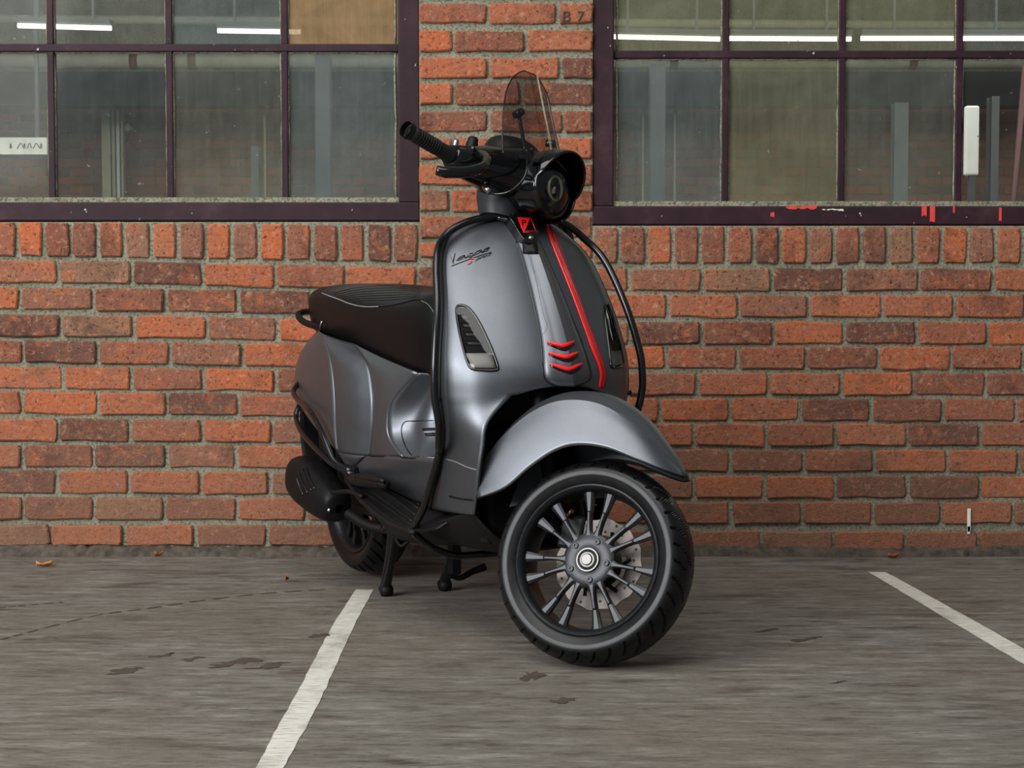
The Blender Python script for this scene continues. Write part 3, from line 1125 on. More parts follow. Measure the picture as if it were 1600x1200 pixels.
# horn cover (tie) with crest
hornA = [(806, 378), (815, 402), (829, 455), (841, 510), (846, 545), (848, 575), (851, 592), (860, 600)]
hornB = [(842, 378), (852, 400), (873, 448), (896, 505), (910, 540), (919, 568), (923, 586), (918, 595)]
HG = surf_patch(hornA, hornB, sh_tree, n=6, m=12, lifts=[0.001, 0.012, 0.014, 0.017, 0.022, 0.017, 0.012, 0.010, 0.001])
hm = MB().grid(HG)
horn_tree = hm.bvh()
horn = hm.build('horn_cover', 'paint', scooter, solid=0.002, angle=24)
seam('gasket', hornA + [(872, 604), (900, 603)] + hornB[::-1], sh_tree, horn, 0.0028, 'black_gloss', 0.001)
seam('groove', [(829, 400), (838, 440), (849, 490), (855, 510), (852, 518), (846, 525)], horn_tree, horn, 0.0012, 'black_matt', 0.0)
# black cap piece of the tie right under the badge
G = surf_patch([(816, 374), (818, 397)], [(836, 374), (841, 397)], horn_tree, 0.003, 4, 4)
MB().grid(G).build('tie_cap', 'black_matt', horn, solid=0.003)
for l, c, r in (((855, 535), (880, 541), (896, 534)), ((857, 552), (885, 558.5), (901.5, 551)), ((859, 569), (889, 577), (908, 568.5))):
    dn = np.array([1.5, 8.0])
    up = [l, c, r]
    lo = [tuple(np.array(p) + dn * s) for p, s in zip(up, (0.55, 1.0, 0.8))]
    G = surf_patch([tuple(np.array(p) + (0, 1)) for p in up], lo, horn_tree, 0.0015, 5, 3)
    MB().grid(G).build('vent_slot', 'black_gloss', horn, solid=0.001)
    P = [hit(x, y, horn_tree, 0.003) for x, y in (l, ((l[0] + c[0]) / 2, (l[1] + c[1]) / 2 + 0.5), c, ((c[0] + r[0]) / 2, (c[1] + r[1]) / 2 + 0.3), r)]
    P = [p for p in P if p is not None]
    MB().tube(P, [0.0022, 0.0044, 0.005, 0.0044, 0.0022], 8, smooth=3).build('red_vent', 'red', horn)

# badge holder with red emblem
bo = [(797, 334), (836, 336), (841, 350), (842, 366), (836, 378), (827, 379), (815, 370), (804, 352)]


def plate(name, poly, tree, lift, mat, parent, thick=0.003, bev=0.0):
    P = [hit(x, y, tree, lift) for x, y in poly]
    P = [p for p in P if p is not None]
    c = np.mean(P, axis=0)
    m = MB().add([c] + P, [(0, i + 1, (i + 1) % len(P) + 1) for i in range(len(P))])
    return m.build(name, mat, parent, smooth=False, solid=thick, bevel=bev)


both = MB()
both.v, both.f = list(SHV.v), list(SHV.f)
both.add(hm.v, hm.f)
both_tree = both.bvh()
cc = np.array([L(819, 356, 'y', 0.0)])[0]
bx_o = np.array([-0.5, 0, 0.87])


def badge_pt(px, py, off=0.0):
    """Pixel on the tilted badge plane in front of the shield top."""
    n = np.array([0.80, 0.0, 0.60])
    q = np.array([1.024, 0.0, 0.968]) + n * off
    o, d = local_ray(px, py)
    return o + d * ((q - o) @ n) / (d @ n)


def badge_plate(name, poly, off, mat, parent, thick, bev=0.0):
    P = [badge_pt(x, y, off) for x, y in poly]
    n = np.array([0.80, 0, 0.60])
    Q = [p - n * thick for p in P]
    k = len(P)
    m = MB().add(P + Q, [tuple(range(k)), tuple(range(2 * k - 1, k - 1, -1))] + [(i, i + k, (i + 1) % k + k, (i + 1) % k) for i in range(k)])
    return m.build(name, mat, parent, smooth=False, bevel=bev)


bo_s = [tuple(p) for p in crs(np.array(bo, float), 4, True)]
badge = badge_plate('badge_holder', bo_s, 0.0, 'black_gloss', scooter, 0.03, 0.002)
badge_plate('emblem_triangle', [(809.5, 341), (828, 340.5), (818, 362)], 0.0012, 'red', badge, 0.0012)
m = MB()
fr = [(809, 340.3), (829, 340), (838, 362), (818, 363)]
for i in range(4):
    m.tube([badge_pt(*fr[i], 0.001), badge_pt(*fr[(i + 1) % 4], 0.001)], 0.0007, 6, smooth=0)
m.tube([badge_pt(829, 340, 0.001), badge_pt(818, 363, 0.001)], 0.0008, 6, smooth=0)
m.tube([badge_pt(821, 361, 0.001), badge_pt(835, 360.5, 0.001)], 0.0006, 6, smooth=0)
m.build('emblem_outline', 'red', badge)
V, Fc = text_mesh('P')
MB().add([badge_pt(815 + 6.5 * v[0] + 1.5 * (1 - v[1]) * 0.6, 352 - 8.5 * v[1], 0.0022) for v in V], Fc).build('emblem_letter', 'black_matt', badge, smooth=False, solid=0.0006)
sc0 = badge_pt(830, 371, 0.001)
scm = MB().lathe([(0.0, 0.003), (0.004, 0.0035), (0.0062, 0.001), (0.0062, -0.004)], 20, axis='x')
Rb = np.array([[0.8, 0, -0.6], [0, 1, 0], [0.6, 0, 0.8]])
scm.map(lambda p: sc0 + Rb @ p).build('screw', 'steel', badge)

# red stripes
sA = [(847, 347), (860, 382), (890, 457), (906, 500), (922, 545), (935, 580), (933, 606)]
sB = [(852.5, 347), (865.5, 381), (896, 457), (911.5, 500), (927.5, 543), (940, 581), (937.5, 606)]
sC = [(858, 348), (870.5, 377), (903, 462), (916.5, 500), (932, 541), (945, 582), (942, 606)]
MB().grid(surf_patch(sA, sB, sh_tree, 0.0045, 6, 2)).build('red_stripe', 'red', shield, solid=0.0012)
MB().grid(surf_patch([tuple(np.array(p) + (0.9, 0)) for p in sB], sC, sh_tree, 0.0045, 6, 2)).build('dark_red_stripe', 'red2', shield, solid=0.0012)

# turn signals on both sides of the shield
lensA = [(714, 481), (717, 505), (722, 533), (729, 558), (738, 576)]
lensB = [(733, 483), (745, 500), (757, 523), (768, 548), (777, 577)]
LG = surf_patch(lensA, lensB, sh_tree, 0.0065, 5, 6)
ring = [(714, 482), (722, 478), (733, 483), (746, 500), (758, 523), (769, 548), (778, 574), (773, 579), (755, 579), (737, 576), (729, 560), (721, 530), (716, 505)]
RP = [hit(x, y, sh_tree, 0.004) for x, y in ring]
for side in (1, -1):
    fx = (lambda m: m) if side == 1 else (lambda m: m.mirror(False))
    body = fx(MB().grid(surf_patch(lensA, lensB, sh_tree, 0.0036, 5, 6))).build('turn_signal', 'black_matt', shield, solid=0.0012)
    fx(MB().tube(RP, 0.0034, 8, closed=True, smooth=3)).build('lens_bezel', 'black_gloss', body)
    fx(MB().grid(LG)).build('lens', 'lens', body)
    refl = surf_patch([(728, 553), (739, 575)], [(768, 553), (775, 576)], sh_tree, 0.0048, 3, 4)
    fx(MB().grid(refl)).build('reflector', 'int_white', body, solid=0.0006)
    for k in range(4):
        y0 = 490 + k * 14
        g = surf_patch([(718 + k * 2.6, y0), (720 + k * 3, y0 + 9)], [(732 + k * 7, y0 + 2), (735 + k * 8, y0 + 11)], sh_tree, 0.0046, 2, 4)
        fx(MB().grid(g)).build('reflector_facet', 'facet', body, solid=0.0006)

# script badge on the shield
def lettering(body, P0, U, V_, mat, name, parent, shear=0.35, lift=0.0048):
    V, Fc = text_mesh(body, shear)
    P = [hit(P0[0] + v[0] * U[0] + v[1] * V_[0], P0[1] + v[0] * U[1] + v[1] * V_[1], sh_tree, lift) for v in V]
    if any(p is None for p in P):
        return
    MB().add(P, Fc).build(name, mat, parent, smooth=False, solid=0.0012)


lettering('V', (705, 415), (9, -3), (-2, -15), 'black_gloss', 'script_letter', shield, 0.1)
lettering('espa', (713, 411.5), (52, -17), (0.5, -7.2), 'black_gloss', 'script_letters', shield, 0.5)
lettering('S', (731, 414.5), (9.5, -3), (0.3, -7), 'red', 'red_initial', shield, 0.5)
lettering('print', (742, 410), (26, -9), (0.3, -5.5), 'black_gloss', 'small_letters', shield, 0.5)
seam('script_underline', [(706, 417), (720, 411.5), (736, 405.5), (752, 400), (768, 395.5)], sh_tree, shield, 0.0008, 'black_gloss', 0.0042)

# ---- tubular guard round the shield
gr_off = np.array([0.023, 0.029, 0])
gpts = []
for r in (shield_tab[2:] + low_tab[:2]):
    gpts.append(np.array(r[-1]) + gr_off)
gtop = [np.array([0.965, 0.0, 1.012]), np.array([0.958, 0.07, 1.009]), np.array([0.945, 0.14, 0.992]), np.array([0.942, 0.192, 0.958])]
right_low = [np.array([0.975, 0.222, 0.445]), np.array([0.93, 0.222, 0.372]), np.array([0.888, 0.221, 0.312]), np.array([0.838, 0.219, 0.268]),
             np.array([0.812, 0.214, 0.246])] + [L(px_, py_, 'y', -y_) * np.array([1, -1, 1]) for px_, py_, y_ in ((650, 836, 0.205), (664, 848, 0.18), (682, 859, 0.15), (712, 868, 0.09), (752, 866, 0.0))]
half = gtop + gpts + right_low
whole = [p * np.array([1, -1, 1]) for p in half[::-1]][:-1] + half
whole = [p * np.array([1, -1, 1]) for p in half[::-1]]
loop = whole[:-1] + half[:-1]
guard = MB().tube(loop, 0.0092, 12, closed=True, smooth=5).build('shield_guard', 'black_tube', scooter)
for s in (1, -1):
    MB().tube([(0.958, s * 0.062, 1.008), (0.985, s * 0.03, 0.995), (1.0, s * 0.012, 0.985)], 0.007, 8).build('guard_bracket', 'black_tube', guard)
    MB().tube([(1.05, s * 0.262, 0.585), (1.03, s * 0.235, 0.575)], 0.006, 8, smooth=0).build('guard_bracket', 'black_tube', guard)
    MB().lathe([(0, 0.006), (0.006, 0.005), (0.007, 0.0), (0.007, -0.004)], 14, (0.985, -s * 0.0, 0), 'y').map(lambda p: p * np.array([1, -s, 1]) + np.array([0.0, s * 0.228, 0.55])).build('bolt', 'steel', guard)

# ---- rear body
Sx = [(-0.06, 0.112, 0.722), (-0.135, 0.132, 0.675), (-0.172, 0.145, 0.625), (-0.182, 0.150, 0.585), (-0.182, 0.150, 0.545), (-0.175, 0.148, 0.512)]
Ax = [(0.109, 0.185, 0.716), (0.252, 0.215, 0.674), (0.305, 0.222, 0.607), (0.327, 0.225, 0.527), (0.330, 0.224, 0.457), (0.337, 0.222, 0.399)]
Bx = [(0.314, 0.165, 0.688), (0.447, 0.182, 0.639), (0.497, 0.188, 0.562), (0.503, 0.190, 0.494), (0.493, 0.190, 0.444), (0.480, 0.190, 0.399)]
Cx = [(0.712, 0.155, 0.626), (0.659, 0.168, 0.591), (0.609, 0.183, 0.546), (0.593, 0.187, 0.501), (0.607, 0.187, 0.456), (0.690, 0.186, 0.415)]
Dx = [(0.760, 0.105, 0.620), (0.735, 0.100, 0.585), (0.715, 0.105, 0.540), (0.715, 0.118, 0.495), (0.745, 0.135, 0.455), (0.800, 0.165, 0.418)]
Ex = [(0.785, 0.0, 0.620), (0.765, 0.0, 0.580), (0.752, 0.0, 0.535), (0.755, 0.0, 0.490), (0.785, 0.0, 0.450), (0.86, 0.0, 0.415)]
Tx = [(-0.190, 0.0, 0.735), (-0.235, 0.0, 0.690), (-0.262, 0.0, 0.640), (-0.270, 0.0, 0.595), (-0.268, 0.0, 0.550), (-0.258, 0.0, 0.505)]
T2 = [(-0.165, 0.065, 0.732), (-0.215, 0.080, 0.686), (-0.246, 0.092, 0.636), (-0.254, 0.096, 0.592), (-0.253, 0.096, 0.547), (-0.243, 0.094, 0.508)]
mid_ = lambda P, Q, t, b: [tuple(np.array(p) * (1 - t) + np.array(q) * t + np.array([0, w, 0])) for p, q, w in zip(P, Q, b)]
SA = mid_(Sx, Ax, 0.5, [0.006, 0.010, 0.012, 0.012, 0.012, 0.01])
AB1 = mid_(Ax, Bx, 0.3, [0.008, 0.009, 0.010, 0.010, 0.009, 0.008])
AB2 = mid_(Ax, Bx, 0.68, [0.009, 0.010, 0.011, 0.011, 0.010, 0.009])
BC1 = mid_(Bx, Cx, 0.5, [0.006, 0.006, 0.004, 0.004, 0.004, 0.003])
CD1 = mid_(Cx, Dx, 0.45, [-0.010, -0.018, -0.022, -0.02, -0.018, -0.004])
tr = lambda cols: [list(r) for r in zip(*cols)]
body = MB()
body.grid(patch(tr([Tx, T2, Sx, SA, Ax]), 6, 5))
body.grid(patch(tr([Ax, AB1, AB2, Bx]), 6, 6))
body.grid(patch(tr([Bx, BC1, Cx]), 6, 5))
body.grid(patch(tr([Cx, CD1, Dx, Ex]), 6, 5))
# skirt between the seam line and the floorboard
skT = [(0.385, 0.202, 0.360), (0.468, 0.196, 0.398), (0.628, 0.193, 0.410), (0.80, 0.190, 0.422), (0.98, 0.192, 0.432)]
skM = [(0.42, 0.190, 0.345), (0.50, 0.190, 0.362), (0.64, 0.180, 0.358), (0.80, 0.172, 0.36), (0.98, 0.175, 0.36)]
skB = [(0.43, 0.165, 0.330), (0.52, 0.160, 0.320), (0.64, 0.150, 0.305), (0.80, 0.148, 0.295), (0.98, 0.15, 0.29)]
bridge = [tuple(np.array(p)) for p in (Ax[-1], AB1[-1], Bx[-1], Cx[-1], Dx[-1])]
skirt = MB().grid(patch([skT, skM, skB], 6, 6))
fill = MB().grid(patch([[Bx[-1], (0.58, 0.19, 0.406), Cx[-1], (0.76, 0.184, 0.416), (0.86, 0.175, 0.42)], [skT[1], (0.56, 0.194, 0.406), skT[2], skT[3], (0.88, 0.191, 0.428)]], 2, 4))
lowfill = MB().grid(patch([[Ax[-1], AB1[-1], AB2[-1], Bx[-1]], [(0.335, 0.200, 0.362), (0.36, 0.202, 0.356), skT[0], skT[1]]], 3, 4))
body.add(fill.v, fill.f).add(lowfill.v, lowfill.f)
body.mirror()
body_tree = body.bvh()
rear_body = body.build('rear_body', 'paint', scooter, merge=0.0, solid=0.003)
skirt.mirror()
skirt_tree = skirt.bvh()
lower = skirt.build('lower_panel', 'paint', scooter, solid=0.003)
allb = MB().add(body.v, body.f).add(skirt.v, skirt.f)
all_tree = allb.bvh()
seam('panel_seam', [(548, 738), (556, 728), (569, 713.5), (590, 713), (620, 714), (645, 715.5), (680, 714)], all_tree, rear_body, 0.0019, 'black_matt', 0.0008)
seam('panel_seam', [(646, 715), (636, 702), (629, 684), (628, 668), (634, 659), (650, 658), (690, 657)], all_tree, rear_body, 0.0018, 'black_matt', 0.0006)
seam('shield_seam', [(700, 717), (715, 722), (730, 729), (746, 734)], sh_tree, shield, 0.0014, 'stitch', 0.003)
seam('shield_seam', [(704, 775), (722, 779), (742, 781)], sh_tree, shield, 0.0025, 'black_matt', 0.003)
slot = surf_patch([(661, 670), (666, 682)], [(694, 669), (694, 681)], all_tree, 0.0035, 4, 14)
MB().grid(slot).build('panel_slot', 'black_matt', rear_body, solid=0.001)
slot = surf_patch([(664, 675), (665, 678.5)], [(693, 674), (693, 677.5)], all_tree, 0.0052, 2, 14)
MB().grid(slot).build('slot_bar', 'stitch', rear_body, solid=0.001)

# rear light and plate carrier at the tail
rl = MB().lathe([(0.0, -0.02), (0.035, -0.016), (0.05, -0.006), (0.052, 0.012)], 24, (0, 0, 0), 'x').map(lambda p: np.array([-0.268 + p[0], p[1] * 1.1, 0.60 + p[2]]))
rl.build('rear_light', 'red2', scooter)
MB().span((-0.30, -0.085, 0.30), (-0.292, 0.085, 0.46)).span((-0.296, -0.03, 0.42), (-0.20, 0.03, 0.50)).build('plate_carrier', 'black_matt', scooter, smooth=False, bevel=0.003)
MB().grid(patch([[(-0.25, s * 0.11, 0.50) for s in (-1, -0.4, 0.4, 1)], [(-0.28, s * 0.10, 0.40) for s in (-1, -0.4, 0.4, 1)], [(-0.27, s * 0.09, 0.29) for s in (-1, -0.4, 0.4, 1)]], 5, 4)).build('rear_mudguard', 'black_dirty', scooter, solid=0.006)
# engine block / swing arm, hidden in the shade under the body
MB().span((-0.03, 0.06, 0.17), (0.34, 0.15, 0.33)).span((0.06, -0.10, 0.20), (0.40, 0.10, 0.36)).build('engine', 'black_dirty', scooter, smooth=False, bevel=0.03)
MB().span((-0.14, -0.10, 0.46), (0.60, 0.10, 0.60)).build('underseat_bin', 'black_dirty', scooter, smooth=False, bevel=0.03)
MB().tube([(0.05, -0.13, 0.26), (-0.03, -0.13, 0.60)], 0.022, 12, smooth=0).build('rear_shock', 'black_matt', scooter)

# ---- floorboard
flo = [[(0.36, 0.205, 0.332), (0.46, 0.215, 0.300), (0.58, 0.222, 0.272), (0.72, 0.226, 0.252), (0.84, 0.222, 0.248), (0.93, 0.205, 0.262)],
       [(0.36, 0.175, 0.336), (0.46, 0.185, 0.312), (0.58, 0.185, 0.290), (0.72, 0.186, 0.272), (0.84, 0.182, 0.268), (0.95, 0.175, 0.285)],
       [(0.40, 0.145, 0.338), (0.48, 0.145, 0.325), (0.58, 0.14, 0.302), (0.72, 0.14, 0.288), (0.84, 0.14, 0.285), (0.97, 0.14, 0.30)],
       [(0.40, 0.0, 0.338), (0.48, 0.0, 0.325), (0.58, 0.0, 0.302), (0.72, 0.0, 0.288), (0.84, 0.0, 0.285), (0.97, 0.0, 0.30)]]
fm = MB().grid(patch(flo, 4, 5)).mirror()
floor_tree = fm.bvh()
board = fm.build('floorboard', 'black_matt', scooter, merge=0.0005, solid=0.006)
for pts in ([(572, 772), (600, 790), (628, 810), (648, 825)], [(582, 769), (605, 786), (625, 801), (645, 816)], [(598, 769), (615, 780), (633, 793), (650, 806)], [(614, 771), (630, 780), (642, 787), (654, 796)], [(629, 774), (640, 780), (656, 790)]):
    P = hits(pts, floor_tree, 0.002, 4)
    if len(P) > 2:
        MB().tube(P, 0.0042, 6, smooth=0).build('rubber_strip', 'black_dirty', board)
MB().tube([(x, y + 0.002, z - 0.004) for x, y, z in flo[0][:-1]], 0.008, 8).mirror().build('floor_edge', 'black_dirty', board)
# underfloor tray
tray = [[(0.40, 0.20, 0.322), (0.46, 0.21, 0.290), (0.58, 0.212, 0.262), (0.70, 0.208, 0.245), (0.80, 0.195, 0.25), (0.95, 0.19, 0.29), (1.07, 0.18, 0.32)],
        [(0.45, 0.172, 0.255), (0.50, 0.175, 0.235), (0.58, 0.175, 0.218), (0.70, 0.165, 0.212), (0.80, 0.150, 0.225), (0.97, 0.15, 0.25), (1.09, 0.14, 0.27)],
        [(0.50, 0.12, 0.185), (0.53, 0.12, 0.180), (0.60, 0.11, 0.182), (0.70, 0.10, 0.190), (0.82, 0.10, 0.205), (0.98, 0.09, 0.21), (1.09, 0.08, 0.23)],
        [(0.52, 0.0, 0.175), (0.55, 0.0, 0.174), (0.60, 0.0, 0.176), (0.70, 0.0, 0.186), (0.82, 0.0, 0.20), (0.98, 0.0, 0.205), (1.08, 0.0, 0.22)]]
MB().grid(patch(tray, 4, 4)).mirror().build('underfloor_tray', 'black_dirty', scooter, merge=0.0005, solid=0.004)

# ---- seat
sec = [(-0.238, 0.030, 0.800, 0.752), (-0.20, 0.088, 0.832, 0.735), (-0.10, 0.138, 0.846, 0.716), (0.05, 0.155, 0.852, 0.703), (0.22, 0.163, 0.848, 0.688),
       (0.40, 0.166, 0.838, 0.664), (0.56, 0.165, 0.834, 0.640), (0.68, 0.158, 0.836, 0.624), (0.75, 0.145, 0.826, 0.620), (0.795, 0.118, 0.795, 0.628), (0.812, 0.07, 0.745, 0.655)]
SG = []
for x, w, zt, zb in sec:
    h = zt - zb
    row = []
    for (fy, fz) in ((0, 1.0), (0.45, 0.995), (0.80, 0.93), (0.965, 0.78), (1.0, 0.52), (0.95, 0.22), (0.86, 0.0), (0.4, -0.02), (0, -0.02)):
        row.append((x, -fy * w, zb + fz * h))
    SG.append(row)
sm_ = MB().grid(patch(SG, 5, 4)).mirror()
seat_tree = sm_.bvh()
seat = sm_.build('seat', 'vinyl', scooter, merge=0.0006)
rear_cap = MB().add([(-0.238, y, z) for y, z in ((-0.03, 0.776), (-0.02, 0.80), (0.02, 0.80), (0.03, 0.776), (0.02, 0.752), (-0.02, 0.752))], [tuple(range(6))])
rear_cap.build('seat_tail', 'vinyl', seat)
front_cap = MB().add([(0.812, -0.07 * a, 0.70 + 0.045 * b) for a, b in ((1, 0), (0.7, 0.9), (0, 1), (-0.7, 0.9), (-1, 0), (-0.7, -0.9), (0, -1), (0.7, -0.9))], [tuple(range(8))]).build('seat_nose', 'vinyl', seat)
seam('piping', [(503, 458), (516, 463), (530, 468), (545, 474), (560, 478), (575, 479.5), (592, 479)], seat_tree, seat, 0.0016, 'stitch', 0.0006)
seam('piping', [(592, 479), (610, 477), (630, 473), (645, 469), (656, 468), (668, 472), (678, 484), (684, 500), (687, 530), (684, 560), (676, 580)], seat_tree, seat, 0.0017, 'black_matt', 0.0008)
seam('stitch_line', [(658, 470), (668, 475), (677, 487), (682.5, 502), (685, 530), (682, 558), (674, 580)], seat_tree, seat, 0.0008, 'stitch', 0.0006)
for k in range(7):
    t = k / 6
    seam('seat_rib', [(520 + 18 * t, 458 + 13 * t), (560 + 10 * t, 449.5 + 20 * t), (610, 446.5 + 22 * t), (660 - 5 * t, 450 + 14 * t)], seat_tree, seat, 0.0012, 'black_matt', 0.0002)
# grab rail
gp = [(0.06, 0.125, 0.728), (-0.04, 0.140, 0.730), (-0.115, 0.150, 0.742), (-0.150, 0.152, 0.760), (-0.185, 0.125, 0.768), (-0.262, 0.06, 0.770)]
grp = [(x, -y, z) for x, y, z in gp] + [(-0.278, 0, 0.770)] + gp[::-1]
MB().tube(grp, 0.0095, 10, smooth=4).build('grab_rail', 'black_matt', scooter)
MB().tube([(0.03, -0.150, 0.722), (0.045, -0.157, 0.732), (0.05, -0.155, 0.745)], 0.004, 8).build('helmet_hook', 'steel', scooter)

# ---- rear crash bars with footpegs
def pt(px, py, y):
    return L(px, py, 'y', y)


b1 = [pt(550, 737, -0.215), pt(523, 721, -0.240), pt(508, 688, -0.246), pt(495, 660, -0.246), pt(482, 640, -0.238), pt(467, 627, -0.218), pt(458.5, 613, -0.20), pt(465, 600, -0.17)]
b1 += [np.array([-0.26, -0.09, 0.585]), np.array([-0.285, 0, 0.585])]
b2 = [pt(552, 742, -0.215), pt(522, 727, -0.242), pt(504, 711, -0.246), pt(486, 693, -0.242), pt(470, 673, -0.230), pt(462.5, 652, -0.21), pt(467, 634, -0.19)]
b2 += [np.array([-0.245, -0.11, 0.505]), np.array([-0.292, 0, 0.50])]
mir = lambda P: [np.array(p) * np.array([1, -1, 1]) for p in P[::-1]][1:]
bar = MB().tube(b1 + mir(b1), 0.0075, 10, smooth=4).build('rear_guard', 'black_tube', scooter)
MB().tube(b2 + mir(b2), 0.0075, 10, smooth=4).build('guard_rail', 'black_tube', bar)
for s in (1, -1):
    f_ = (lambda m: m) if s == 1 else (lambda m: m.mirror(False))
    f_(MB().tube([pt(495, 664, -0.246), pt(510, 694, -0.246), pt(523, 721, -0.241)], 0.0042, 8)).build('guard_strut', 'steel', bar)
    peg = f_(MB().tube([pt(548, 748, -0.212), pt(560, 750, -0.222), pt(580, 752, -0.232), pt(604, 757, -0.240)], [0.012, 0.018, 0.018, 0.011], 8, smooth=2)).build('pillion_footpeg', 'black_dirty', scooter)
    f_(MB().tube([pt(556, 746, -0.236), pt(580, 748, -0.246), pt(600, 752, -0.25)], 0.006, 6, smooth=2)).build('peg_rubber', 'black_matt', peg)
    f_(MB().box(pt(550, 742, -0.205), (0.06, 0.02, 0.05))).build('peg_bracket', 'black_matt', peg, smooth=False, bevel=0.004)
    f_(MB().tube([pt(520, 770, -0.225), pt(545, 768, -0.225), pt(566, 776, -0.225)], 0.006, 8)).build('exhaust_bracket', 'black_dirty', scooter)

# ---- exhaust
ex = []
axA, axB = np.array([-0.02, -0.205, 0.312]), np.array([0.262, -0.19, 0.236])
d_ = (axB - axA) / np.linalg.norm(axB - axA)
upv = np.array([-d_[2], 0, d_[0]])
sv = np.cross(d_, upv)
for t, rv, rs in ((0.0, 0.012, 0.012), (0.02, 0.040, 0.035), (0.09, 0.060, 0.05), (0.30, 0.068, 0.055), (0.65, 0.062, 0.052), (0.9, 0.050, 0.045), (0.98, 0.036, 0.035), (1.0, 0.012, 0.012)):
    c = axA + (axB - axA) * t
    ex.append([c + upv * rv * np.sign(math.sin(a)) * abs(math.sin(a)) ** 0.75 + sv * rs * np.sign(math.cos(a)) * abs(math.cos(a)) ** 0.75 for a in np.linspace(0, 2 * math.pi, 25)[:-1]])
EG = np.array(ex)
EG = crs(EG, 3)
em = MB().grid(EG, closed=True)
ex_tree = em.bvh()
exo = em.build('exhaust', 'black_matt', scooter)
for a, b in (((467, 737), (481, 771)), ((473, 733), (487, 767)), ((479, 732), (492, 764)), ((463, 745), (474, 774))):
    seam('exhaust_slot', [a, ((a[0] + b[0]) / 2 - 1, (a[1] + b[1]) / 2), b], ex_tree, exo, 0.0032, 'black_gloss', 0.0)
p_ = hit(513, 797, ex_tree, 0.001)
if p_ is not None:
    MB().lathe([(0, -0.003), (0.005, -0.002), (0.006, 0.002)], 12, tuple(p_), 'y').build('bolt', 'steel', exo)
MB().tube([(0.23, -0.17, 0.23), (0.33, -0.12, 0.19), (0.42, -0.05, 0.2), (0.45, 0.0, 0.26)], 0.015, 10).build('exhaust_pipe', 'black_dirty', exo)

# ---- centre stand
stand = MB().tube([(0.42, -0.13, 0.20), (0.42, 0.13, 0.20)], 0.014, 10, smooth=0).build('centre_stand', 'black_tube', scooter)
for s in (1, -1):
    MB().tube([(0.42, s * 0.095, 0.20), (0.385, s * 0.092, 0.11), (0.345, s * 0.089, 0.03), (0.333, s * 0.088, 0.016)], [0.017, 0.015, 0.015, 0.017], 12, smooth=4).build('leg', 'black_tube', stand)
    MB().lathe([(0.0, -0.016), (0.014, -0.015), (0.0165, 0), (0.014, 0.015), (0, 0.016)], 18, (0.348, s * 0.088, 0.0165), 'y').build('foot_pad', 'black_dirty', stand)
MB().tube([(0.36, 0.095, 0.05), (0.355, 0.13, 0.035), (0.36, 0.165, 0.05), (0.362, 0.205, 0.062)], [0.008, 0.008, 0.009, 0.011], 10).build('lever', 'black_dirty', stand)
MB().box((0.40, 0.092, 0.10), (0.03, 0.03, 0.09)).build('side_stand_bracket', 'black_matt', stand, smooth=False, bevel=0.004)
MB().tube([(0.55, -0.11, 0.18), (0.53, -0.125, 0.165), (0.50, -0.13, 0.19)], 0.005, 8).build('stand_spring', 'black_matt', stand)

# ---- wheels
R0 = 0.2295


def wheel_meshes():
    prof = [(0.166, -0.044), (0.171, -0.050), (0.180, -0.0545), (0.190, -0.0575), (0.200, -0.0578), (0.209, -0.0545), (0.2165, -0.047), (0.2225, -0.036), (0.2268, -0.023), (0.229, -0.010), (0.2295, 0.0)]
    prof = prof + [(r, -y) for r, y in prof[-2::-1]]
    pr = crs(np.array([(r, y, 0) for r, y in prof]), 3)
    n = 820
    V = []
    NT = 36
    for k in range(n):
        a = 2 * math.pi * k / n
        for r, y, _ in pr:
            rr = r
            if r > 0.2035:
                s = abs(y) / 0.055
                side = 0.0 if y < 0 else 0.5
                fz = a / (2 * math.pi) * NT + side - 2.1 * s + 0.75 * s * s
                ph = fz % 1.0
                long = int(math.floor(fz)) % 2 == 0
                w = 0.085
                if abs(ph - 0.5) < w and s > (0.06 if long else 0.45) and s < 1.01:
                    rr = r - 0.0075
            if 0.183 < r < 0.1985 and y < 0:
                rr = r
            V.append((rr * math.cos(a), y if abs(y) < 0.056 or r < 0.18 else y * (1 + 0.012 * (1 if (0.188 < r < 0.1925) else 0)), rr * math.sin(a)))
    m = len(pr)
    Fc = []
    for k in range(n):
        q = (k + 1) % n
        for c in range(m - 1):
            Fc.append((k * m + c, k * m + c + 1, q * m + c + 1, q * m + c))
    tyre = mesh('tyre', V, Fc)
    tyre.materials.append(M['rubber'])
    bm = bmesh.new()
    bm.from_mesh(tyre)
    bmesh.ops.recalc_face_normals(bm, faces=bm.faces)
    for e in bm.edges:
        if len(e.link_faces) == 2 and e.calc_face_angle(0) > math.radians(38):
            e.smooth = False
    for f in bm.faces:
        f.smooth = True
    bm.to_mesh(tyre)
    bm.free()
    return tyre


TYRE = wheel_meshes()


def mb_mesh(mb, name, mat, angle=35):
    o = mb.build(name, mat, None, angle=angle)
    me = o.data
    bpy.data.objects.remove(o)
    return me


